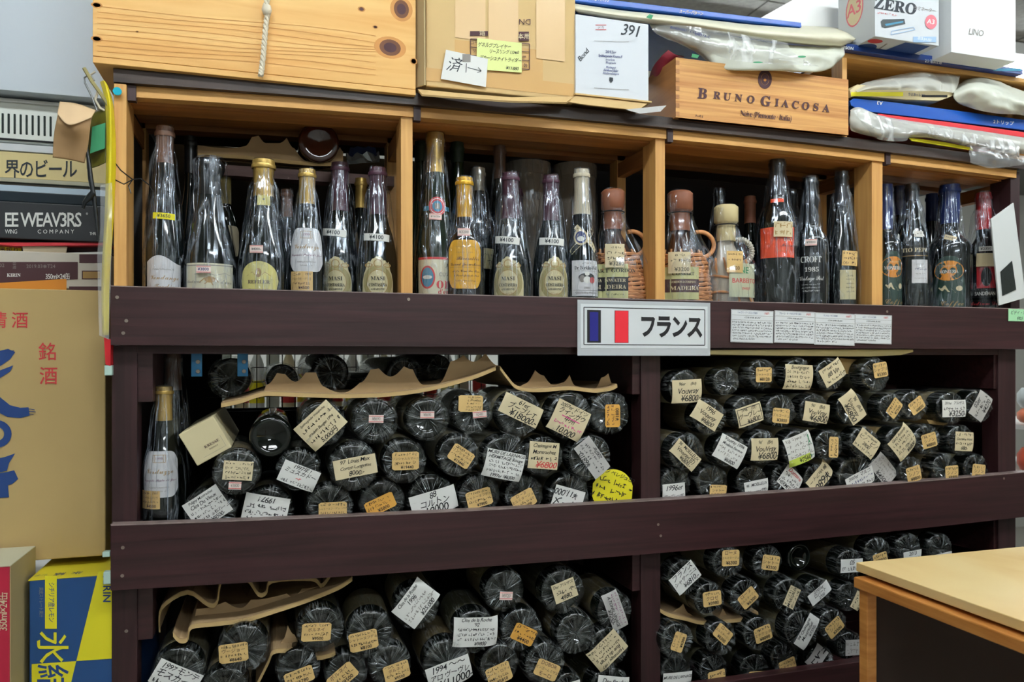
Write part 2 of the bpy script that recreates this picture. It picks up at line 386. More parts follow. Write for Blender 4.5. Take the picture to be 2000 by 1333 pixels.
rail('front_rail', ZB1[0], ZB1[1], 0.0); rail('front_rail', ZB2[0], ZB2[1], -0.012); rail('front_rail', ZB3[0], ZB3[1], -0.006)
for z in (1.425, 1.105, 0.765):
    for k_ in range(4):
        y0 = 0.022+0.092*k_; B().box(XL+.02, XR-.02, y0, y0+.088, z-.018, z-(0.0 if z > 1.4 else 0.003)).make('shelf_board', RACK, rack, RB)
for x0p, x1p in ((218, 268), (1252, 1290), (1950, 1984)):
    xa, xb = P(x0p, 850, .021).x, P(x1p, 850, .021).x
    for y0 in (.0212, .345):
        B().box(xa, xb, y0, y0+.04, 0.0, 1.419).make('post', RACKV, rack, RB, bevel=.001)
# middle side rails nailed to the posts (their ends show under each front rail)
for zt in (1.419, 1.062):
    for xp, wd in ((268, .022), (1233, .0165), (1938, .02)):
        xa = P(xp, 740, .03).x; B().box(xa, xa+wd, .026, .36, zt-.085, zt-.004).make('side_rail', RACK, rack, RB, bevel=.001)
for xp in (1272,):
    xa = P(xp, 850, .03).x
    for z0, z1 in ((1.10, 1.34), (.765, 1.0)): B().box(xa-.004, xa+.004, .062, .345, z0, z1).make('bay_divider', RACKV, rack, RB)
xa = P(1940, 850, .06).x; B().box(xa+.01, xa+.02, .062, .345, .765, 1.415).make('side_panel', RACKV, rack, RB)
B().box(XL+.003, XL+.011, .062, .345, .765, 1.33).make('side_panel', RACKV, rack, RB)
BK = mat('added_dark_backing', '0d0a0a', 0.8)  # near-black sheets added to stand for the darkness behind the bays
xm0, xm1 = P(432, 740, .36).x, P(955, 740, .36).x
B().box(XL+.01, xm0, .386, .394, 1.1, 1.42).make('dark_backing', BK, rack, RB)
B().box(xm1+.03, XR-.02, .386, .394, 1.1, 1.42).make('dark_backing', BK, rack, RB)
B().box(xm0, xm1+.03, .386, .394, 1.1, 1.30).make('dark_backing', BK, rack, RB)
B().box(XL+.01, XR-.02, .386, .394, .7, 1.09).make('dark_backing', BK, rack, RB)
NAIL = mat('nail_head', '8f857c', 0.4, metal=0.6)
for (x, y) in ((229, 581), (247, 627), (241, 651), (240, 1070), (239, 1125), (798, 585), (1290, 1047), (1732, 609), (1262, 618), (1960, 935), (247, 1233), (1285, 1025)):
    p = P(x, y); B().lathe([(.0002, .0008), (.0022, .0006), (.0026, 0)], 10, 'y', (p.x, -.0012, p.z)).make('nail', NAIL, rack, RB)

# the pine frame standing on the rack, with its dark top board
pine = thing('pine_display_frame', 'open pine frame of four compartments standing on the brown rack', 'shelf unit', (XC, .2, 1.43)); PB = (XC, .2, 1.43)
def arch(x): return 1.4+.4015+.013*sag(x)
for k_, (xa, xb) in enumerate(((P(222, 560).x, P(247, 560).x), (P(783, 560, .012).x, P(806, 560, .012).x), (P(1280, 560, .012).x, P(1299, 560, .012).x), (P(1703, 560, .012).x, P(1724, 560, .012).x), (P(1974, 560, .012).x, P(1992, 560, .012).x))):
    m = PINEV if k_ < 4 else RACKV; zt = arch(xa)-.001
    B().box(xa, xb, .012 if k_ else .0, .062, ZB1[1]-(.08 if k_ else 0), zt-(0 if k_ in (0,) else .002)).make('post', m, pine, PB, bevel=.001)
    B().box(xa, xb, .175, .21, 1.427, zt-.002).make('post', m, pine, PB, bevel=.001)
    B().box(xa+.002, xb-.002, .062, .175, zt-.05, zt-.022).make('side_rail', PINED, pine, PB)
    if k_ in (0, 4): B().box(xa+.002, xb-.002, .07, .175, 1.427, 1.50).make('side_rail', PINED if k_ == 0 else RACKV, pine, PB)
    B().box(xb+.0005, xb+.012, .004, .016, zt-.022, zt+.0005).make('corner_block', RACKV, pine, PB) if k_ < 4 else None
def arail(name, y0, y1, dz0, dz1, m, x0=None, x1=None):
    x0 = XL+.012 if x0 is None else x0; x1 = XR if x1 is None else x1; n = 24; b = B(); rows = []
    for i in range(n+1):
        x = x0+(x1-x0)*i/n; z = arch(x); rows.append([(x, y0, z+dz0), (x, y0, z+dz1), (x, y1, z+dz1), (x, y1, z+dz0), (x, y0, z+dz0)])
    b.grid(rows); q = n*5; b.f += [(0, 1, 2, 3), (q+3, q+2, q+1, q)]; b.mi += [0, 0]
    return b.make(name, m, pine, PB, bevel=.0008)
arail('top_rail', .008, .03, -.017, 0.0, PINE)
arail('top_rail', .034, .085, -.020, -.001, wood('pine_part_shaded', 'a0662f', 'b97c3e', (1.2, 26, 26)))  # pine toned down a step, shade under the top put into the colour
PINE_SHADED = wood('pine_shaded', '8a5428', 'a56c38', (1.2, 26, 26))  # same pine in a darker copy, compartment shade painted into the rear rails
arail('top_rail', .105, .15, -.014, -.001, PINE_SHADED)
arail('top_rail', .175, .21, -.016, -.001, PINE_SHADED)
B().box(XL+.013, XL+.016, .063, .374, 1.44, 1.80).make('side_sheet', mat('black_sheet', '141414', .6), pine, PB)
arail('top_board', -.002, .33, .0, .0195, wood('dark_top_board', '241a17', '42322b', (1.2, 25, 25), rough=.4), XL+.004, XR+.02)
xs0, xs1 = P(392, 330, .14).x, P(770, 330, .14).x
B().box(xs0, xs1, .14, .174, P(585, 352, .14).z, P(585, 332, .14).z).make('rear_ledge', wood('mauve_board', '5a3c38', '70504a', (1.2, 20, 20)), pine, PB)
B().box(XL+.02, XR-.02, .375, .382, 1.43, 1.817).make('dark_backing', BK, pine, PB)
B().box(P(820, 300, .37).x, XR-.02, .375, .382, 1.817, 1.9).make('dark_backing', BK, pine, PB)
# steel wire grid behind the upper left bay and its blue brackets
WIRE = mat('black_wire', '101012', .4, metal=.5)
gx0, gx1 = P(425, 740, .37).x, P(940, 740, .37).x; gz0, gz1 = P(680, 800, .37).z, P(680, 690, .37).z
g = thing('wire_grid', 'black wire grid panel closing the back of the upper left bay', 'wire grid', ((gx0+gx1)/2, .37, gz0)); GB = tuple(g.location)
n = 22
for i in range(n+1):
    x = gx0+(gx1-gx0)*i/n; B().tube([(x, .37, gz0-.03), (x, .37, gz1+.02)], .0010, 6).make('wire', WIRE, g, GB)
for j in range(5):
    z = gz0+(gz1-gz0)*j/4; B().tube([(gx0-.02, .367, z), (gx1+.02, .367, z)], .0011, 6).make('wire', WIRE, g, GB)
BLU = mat('blue_bracket_paint', '1f6f9e', .4)
for xp, dd in ((384, 'left'), (474, 'right')):
    p = P(xp, 706, .05); t = thing('blue_bracket', 'small blue painted bracket with screws, %s one under the upper rail' % dd, 'bracket', (p.x, p.y, p.z), group='blue brackets')
    B().box(-.008, .008, 0, .004, -.024, .026).make('plate', BLU, t, bevel=.001)
    for z in (-.016, -.001, .016): B().lathe([(.0004, -.002), (.003, -.0018), (.0034, 0)], 10, 'y', (.002, -.0002, z)).make('screw', NAIL, t, smooth=True)

# goods on the aisle shelf seen through the wire
gs = thing('rear_shelf', 'white shop shelf in the next aisle seen through wire grid', 'shelf', (.1, 1.0, 0))
for z in (.85, 1.24, 1.75): B().box(-.75, 1.0, -.14, .16, z-.02, z).make('shelf_board', HOUS, gs, bevel=.002)
for x in (-.77, 1.0): B().box(x, x+.02, -.14, .16, 0.02, 1.9).make('side', HOUS, gs)
gcol = [('b8c4c0', 'pale clear'), ('c8505a', 'red labelled'), ('dfe6ea', 'white'), ('4f8fc0', 'bright blue'), ('9cc4b4', 'mint green'), ('d8d0b0', 'cream'), ('5a6e64', 'dark green'), ('c98aa8', 'pink')]
for i in range(17):
    px = 440+i*31; c, nm = gcol[(i*5+i//3) % 8]; p = P(px, 700, .93); nth = 'upright packet in the next aisle, number %d' % i
    spots = ['leftmost', 'second from left', 'third from left', 'fourth from left', 'fifth from left', 'sixth from left', 'seventh from left', 'eighth from left', 'middle', 'eighth from right', 'seventh from right', 'sixth from right', 'fifth from right', 'fourth from right', 'third from right', 'second from right', 'rightmost']
    t = thing('drink_bottle' if i % 3 else 'packet', '%s %s behind the wire grid, %s of the row' % (nm, 'bottle' if i % 3 else 'packet', spots[i]), 'bottle' if i % 3 else 'packet', (p.x, .93+.02*(i % 2), 1.24), group='goods behind the wire grid')
    m = mat('goods_%s' % nm.replace(' ', '_'), c, .3)
    if i % 3: B().lathe([(.001, 0), (.019, 0), (.0195, .01), (.0195, .12), (.017, .145), (.008, .17), (.008, .185), (.001, .186)], 16).make('body', m, t, smooth=True); B().lathe([(.0199, .04), (.0199, .1)], 16, cap=False).make('label', [WHITE, RED, YEL][i % 3], t)
    else: B().box(-.017, .017, -.02, .02, 0, .17).make('body', m, t, bevel=.002); B().box(-.014, .014, -.0208, -.02, .06, .13).make('label', WHITE, t)

# ------------------------------------------------------------------ signs on the upper rail
def card(name, label, cat, x0, y0, x1, y1, mt, Y=-.0012, th=.0008, group=None, rot=0):
    a, b_ = P(x0, y1, Y), P(x1, y1, Y); h = P(x0, y0, Y).z-a.z; wd = b_.x-a.x; cx, cz = (a.x+b_.x)/2, (P((x0+x1)/2, (y0+y1)/2, Y)).z
    o = B().box(-wd/2, wd/2, -th, 0, -h/2, h/2).make(name, mt); o.location = (cx, Y, cz); o.rotation_euler = (0, rot, 0)
    tag(o, label, cat, group); return o, wd, h
a, b_ = P(1127, 0, 0).x, P(1386, 0, 0).x
t = thing('country_sign', 'laminated white sign with French tricolour and black katakana on rail', 'sign', ((a+b_)/2, -.0015, P(1256, 642).z))
wd, hh = b_-a, 104*ZS(1256)
B().box(-wd/2, wd/2, -.0006, 0, -hh/2-.001, hh/2+.001).make('laminate', SLEEVE, t)
pw, ph = wd-.0115, hh-.018
B().box(-pw/2, pw/2, -.001, -.0006, -ph/2+.003, ph/2+.003).make('paper', WHITE2, t)
f = flat((0, -.001, .003)); iw, ih = pw/2-.006, ph/2-.006
its = []
for q in (0,):
    its += [('l', [(-iw, -ih), (iw, -ih), (iw, ih), (-iw, ih), (-iw, -ih)], .0016, 'k')]
fx = -pw/2+.012
its += [('#', fx, -.029, fx+.026, .028, 'k'), ('#', fx+.005, -.026, fx+.021, .0245, 'F'), ('#', fx+.052, -.029, fx+.079, .028, 'k'), ('#', fx+.053, -.0285, fx+.0785, .0275, 'R'),
        ('t', 'フランス', pw*.205, -.002, .0435, 0, 'k', 'XN')]
ink(t, its, f)
for i, (x0, y0, x1, y1, pr) in enumerate(((1427, 606, 1510, 670, '1700円'), (1512, 608, 1591, 671, '1990円'), (1591, 612, 1669, 675, '10600円'), (1669, 615, 1741, 672, '1780円'))):
    o, wd, h = card('wine_note', 'white printed wine description card on rail, %s of the row of four' % ('leftmost', 'second from left', 'third from left', 'rightmost')[i], 'card', x0, y0, x1, y1, WHITE2, rot=math.radians(1.2))
    o['group'] = 'four printed cards on the upper rail'
    it = [('l', [(-wd/2+.001, -h/2+.001), (wd/2-.001, -h/2+.001), (wd/2-.001, h/2-.001), (-wd/2+.001, h/2-.001), (-wd/2+.001, -h/2+.001)], .0005, 'g'),
          ('t', ('シャブリ・ドーズコンブ2015', 'ブルーユ・ド・ベオスケネー2015', 'サンセル・セミヨ2009', 'ムロト・ドシルエ2009')[i], -wd*.12, h*.41, .0046, 0, 'n', 'N'), ('t', pr, wd*.33, h*.41, .0055, 0, 'r', 'N'),
          ('l', [(-wd/2+.001, h*.33), (wd/2-.001, h*.33)], .0004, 'g'), ('t', 'CÔTE D\'OR, BLANC', 0, h*.265, .0038, 0, 'k', 'I'), ('l', [(-wd/2+.001, h*.19), (wd/2-.001, h*.19)], .0004, 'g')]
    for r in range(7): it.append(('~', -wd*.01 if r < 6 else -wd*.2, h*.12-r*h*.085, wd*(.92 if r < 6 else .5), h*.055, 0, 'k'))
    ink(o, it, flat((0, -.0008, 0)))
o, wd, h = card('green_note', 'small pale green handwritten note at the right end of rail', 'note', 1969, 604, 2012, 628, mat('green_note_paper', 'a8e0b0', .7)); ink(o, [('t', 'ビディ・シャ', 0, .005, .009, 0, 'k', 'H'), ('t', '(00.5', 0, -.007, .009, 0, 'k', 'H')], flat((0, -.0008, 0)))

# ------------------------------------------------------------------ bottles lying in the bays
GL_PROF = [(.001, .012), (.012, .009), (.022, .003), (.027, 0.0), (.033, .0004), (.0365, .004), (.0375, .012), (.0375, .185), (.035, .205), (.026, .222), (.017, .235), (.0145, .25), (.014, .285), (.0155, .287), (.0155, .297), (.001, .298)]
def unit_bottle():
    return B().lathe(GL_PROF, 28, 'y')
_lying = unit_bottle().make('proto', GLASS, smooth=True); LY_ME = _lying.data; bpy.data.objects.remove(_lying)
KR = [mat('kraft_sleeve', '6e6040', .8), mat('cream_body_label', '8a8060', .7), mat('olive_body_label', '48452e', .75)]
_l = B().lathe([(.0381, .03), (.0381, .12)], 28, 'y', cap=False).make('proto', KR[0], smooth=True); LB_ME = _l.data; bpy.data.objects.remove(_l)
LBM = []
for m in KR:
    me = LB_ME.copy(); me.materials.clear(); me.materials.append(m); LBM.append(me)
WR = []
def end_y(x, z, vi):
    r = math.hypot(x, z)
    return 0
for vi in range(7):
    b = B(); n = 90; rings = [.001, .004, .008, .013, .018, .023, .028, .033, .037, .0395]; rows = []
    ax = vi*.9
    for k_, r in enumerate(rings):
        row = []
        for i in range(n):
            a = 2*math.pi*i/n; bow = abs(math.cos(a-ax))**3
            s = .7*noise.noise((math.cos(a)*5+vi*9, math.sin(a)*5, r*14))+.9*abs(noise.noise((math.cos(a)*11, math.sin(a)*11+vi*5, r*22)))
            y = -.006-.0034*s*(.3+r/.03)-.003*bow*(1-r/.04)
            if k_ == len(rings)-1: y += .0045
            rr = r*(1+.02*s if k_ > 5 else 1)
            row.append((rr*math.cos(a), y, rr*math.sin(a)))
        rows.append(row)
    for yy in (.008, .03, .08, .2, .235):
        row = []
        for i in range(n):
            a = 2*math.pi*i/n; s = noise.noise((math.cos(a)*6+vi*9, math.sin(a)*6, yy*12))
            rr = (.0402 if yy < .22 else .024)*(1+.025*s); row.append((rr*math.cos(a), yy, rr*math.sin(a)))
        rows.append(row)
    rows = [r+[r[0]] for r in rows]; b.grid(rows)
    rf = random.Random(vi*13+1)
    def surf(a, r, lift):
        u_ = (a % (2*math.pi))/(2*math.pi)*n; i0 = int(u_) % n; k0 = 0
        while k0 < len(rings)-2 and rings[k0+1] < r: k0 += 1
        t_ = min(1, max(0, (r-rings[k0])/(rings[k0+1]-rings[k0]))); y0_ = rows[k0][i0][1]*(1-t_)+rows[k0+1][i0][1]*t_
        return (r*math.cos(a), y0_-lift, r*math.sin(a))
    for q in range((22, 16, 30, 26, 14, 34, 18)[vi]):  # radial fold slivers, bright streaks painted by their pale colour
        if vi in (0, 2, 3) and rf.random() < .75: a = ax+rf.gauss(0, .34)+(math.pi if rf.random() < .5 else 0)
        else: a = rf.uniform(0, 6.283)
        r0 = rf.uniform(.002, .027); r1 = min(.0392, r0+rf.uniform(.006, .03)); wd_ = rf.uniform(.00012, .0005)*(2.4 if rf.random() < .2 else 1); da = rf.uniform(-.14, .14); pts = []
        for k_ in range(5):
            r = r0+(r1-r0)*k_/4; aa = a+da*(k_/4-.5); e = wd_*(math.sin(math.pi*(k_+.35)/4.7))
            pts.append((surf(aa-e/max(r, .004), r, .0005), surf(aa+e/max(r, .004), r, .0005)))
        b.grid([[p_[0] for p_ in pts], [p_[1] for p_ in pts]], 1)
    for q in range(7):  # short pale arcs, painted highlights along the rim
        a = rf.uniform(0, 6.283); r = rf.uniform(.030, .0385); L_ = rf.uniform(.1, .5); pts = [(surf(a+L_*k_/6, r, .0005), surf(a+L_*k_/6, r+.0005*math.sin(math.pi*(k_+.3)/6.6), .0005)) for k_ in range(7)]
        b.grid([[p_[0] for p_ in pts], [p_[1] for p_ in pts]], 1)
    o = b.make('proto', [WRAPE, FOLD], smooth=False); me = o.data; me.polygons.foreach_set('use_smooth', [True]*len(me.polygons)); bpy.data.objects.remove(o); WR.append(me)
BAYN = {'A': 'upper left bay', 'B': 'upper right bay', 'C': 'lower left bay', 'D': 'lower right bay'}
TAGM = {'T': TAN, 'W': WHITE, 'K': CREAM, 'G': GOLD, 'P': PINK, 'S': GWHITE}
ORD = ['first', 'second', 'third', 'fourth', 'fifth', 'sixth', 'seventh', 'eighth', 'ninth', 'tenth', 'eleventh']
def lying(bay, row, nth, cx, cy, r, desc, tags, bare=False, Y=None, vi=None):
    rr = random.Random(int(cx*7+cy)); Y = rr.uniform(.006, .022) if Y is None else Y
    if Y < .024 and cy+r > {'A': 1000, 'B': 950, 'C': 1400, 'D': 1290}[bay]: Y = .031
    p = P(cx, cy, Y); z = ZS(cx, Y); R = r*z; s = R/.0402
    yaw = rr.uniform(-.05, .05); pit = rr.uniform(-.03, .02)
    rown = '%s row' % row
    t = thing('wine_bottle', '%s%s, %s, %s, %s from left' % ('' if bare else 'wrapped bottle, ', desc, BAYN[bay], rown, ORD[nth]), 'bottle', p, (pit, 0, yaw), 'lying bottles in the '+BAYN[bay])
    g_ = bpy.data.objects.new('glass', LY_ME); COL.objects.link(g_); g_.parent = t; g_.scale = (s*.985, 1, s*.985); g_.rotation_euler = (0, rr.uniform(0, 6), 0)
    if bare:
        return t
    l_ = bpy.data.objects.new('body_label', LBM[rr.choice((0, 1, 2, 2, 0))]); COL.objects.link(l_); l_.parent = t; l_.scale = (s*.99, 1, s*.99)
    v = rr.randrange(7) if vi is None else vi
    w_ = bpy.data.objects.new('plastic_wrap', WR[v]); COL.objects.link(w_); w_.parent = t; w_.scale = (s, 1, s); w_.rotation_euler = (0, rr.uniform(0, 6.28), 0)
    for q, (ty, tx, tyy, tw, th, rot, lines) in enumerate(tags):
        q0 = P(tx, tyy, Y); du, dv = q0.x-p.x, q0.z-p.z; W_, H_ = tw*z, th*z; a = math.radians(rot)
        W_ *= 1.0/(CT-(tx-1000)/F*ST*0+0.0)**abs(math.cos(a)); ca, sa = math.cos(a), math.sin(a); lay = .0006*q
        def fn(u, v_, h, du=du, dv=dv, ca=ca, sa=sa, lay=lay, R=R):
            x, zz = du+u*ca-v_*sa, dv+u*sa+v_*ca; rad = math.hypot(x, zz); k = max(0, rad-.8*R)
            return Vector((x, -.0105-lay-h+k*k*30+.0006*math.sin(u*90+tx), zz))
        b = B(); patch(b, fn, W_, H_, 'tag' if ty in 'TG' else 'oval' if ty == 'Y' else 'rect', nu=12 if ty not in 'P' else 6, nv=6)
        pt = b.make('price_sticker' if ty == 'P' else 'tag', TAGM[ty], t, smooth=True)
        its = []; n = len([l0 for l0 in lines if l0[0] != '|']); i = -1
        if ty == 'P':
            its = [('l', [(-W_/2, H_*.36), (W_/2, H_*.36)], .0009, 'r'), ('l', [(-W_/2, -H_*.36), (W_/2, -H_*.36)], .0009, 'r'), ('t', lines[0], 0, 0, H_*.62, 0, 'g', 'N')]
        else:
            for ln in lines:
                if ln[0] != '|': i += 1
                v0 = H_*(.5-(i+.6)/(n+.2)); hs = H_/(n+.25)
                if ln.startswith('~'):
                    c = ln[1] if len(ln) > 1 else 'k'; its.append(('~', rr.uniform(-.03, .03)*W_, v0, W_*.86, hs*.62, rr.uniform(-1, 1), c))
                elif ln == '|frame': its.append(('l', [(-W_*.45, -H_*.4), (W_*.45, -H_*.4), (W_*.45, H_*.4), (-W_*.45, H_*.4), (-W_*.45, -H_*.4)], .0012, 'k'))
                elif ln == '|under': its.append(('l', [(-W_*.25, v0+hs*.3), (W_*.3, v0+hs*.3)], .0016, 'p'))
                elif ln == '|bottle':
                    its += [('p', [(W_*.32, -H_*.38), (W_*.45, -H_*.38), (W_*.45, H_*.02), (W_*.405, H_*.16), (W_*.405, H_*.38), (W_*.365, H_*.38), (W_*.365, H_*.16), (W_*.32, H_*.02)], 'G'), ('#', -W_*.5, -H_*.5, W_*.3, -H_*.25, 'l')]
                else:
                    c = 'k'; big = 1.0
                    if ln[0] == '!': c = 'r'; ln = ln[1:]
                    if ln[0] == '^': big = 1.35; ln = ln[1:]
                    pr = ty in 'TG'
                    wid = sum(1.0 if ord(ch) > 0x2000 else .56 for ch in ln); sz = min(hs*(1.0 if pr else 1.12)*big, W_*.9/max(wid, 1)*1.12)
                    off = 0 if not ln.startswith('¥') else (W_*.06 if pr else W_*.1)
                    its.append(('t', ln, off, v0, sz, 0, c if not (pr and not ln.startswith('¥')) else 'm', 'B' if (pr and ln.startswith('¥')) else ('' if pr else 'H')))
        ink(pt, its, fn, 'writing')
    return t
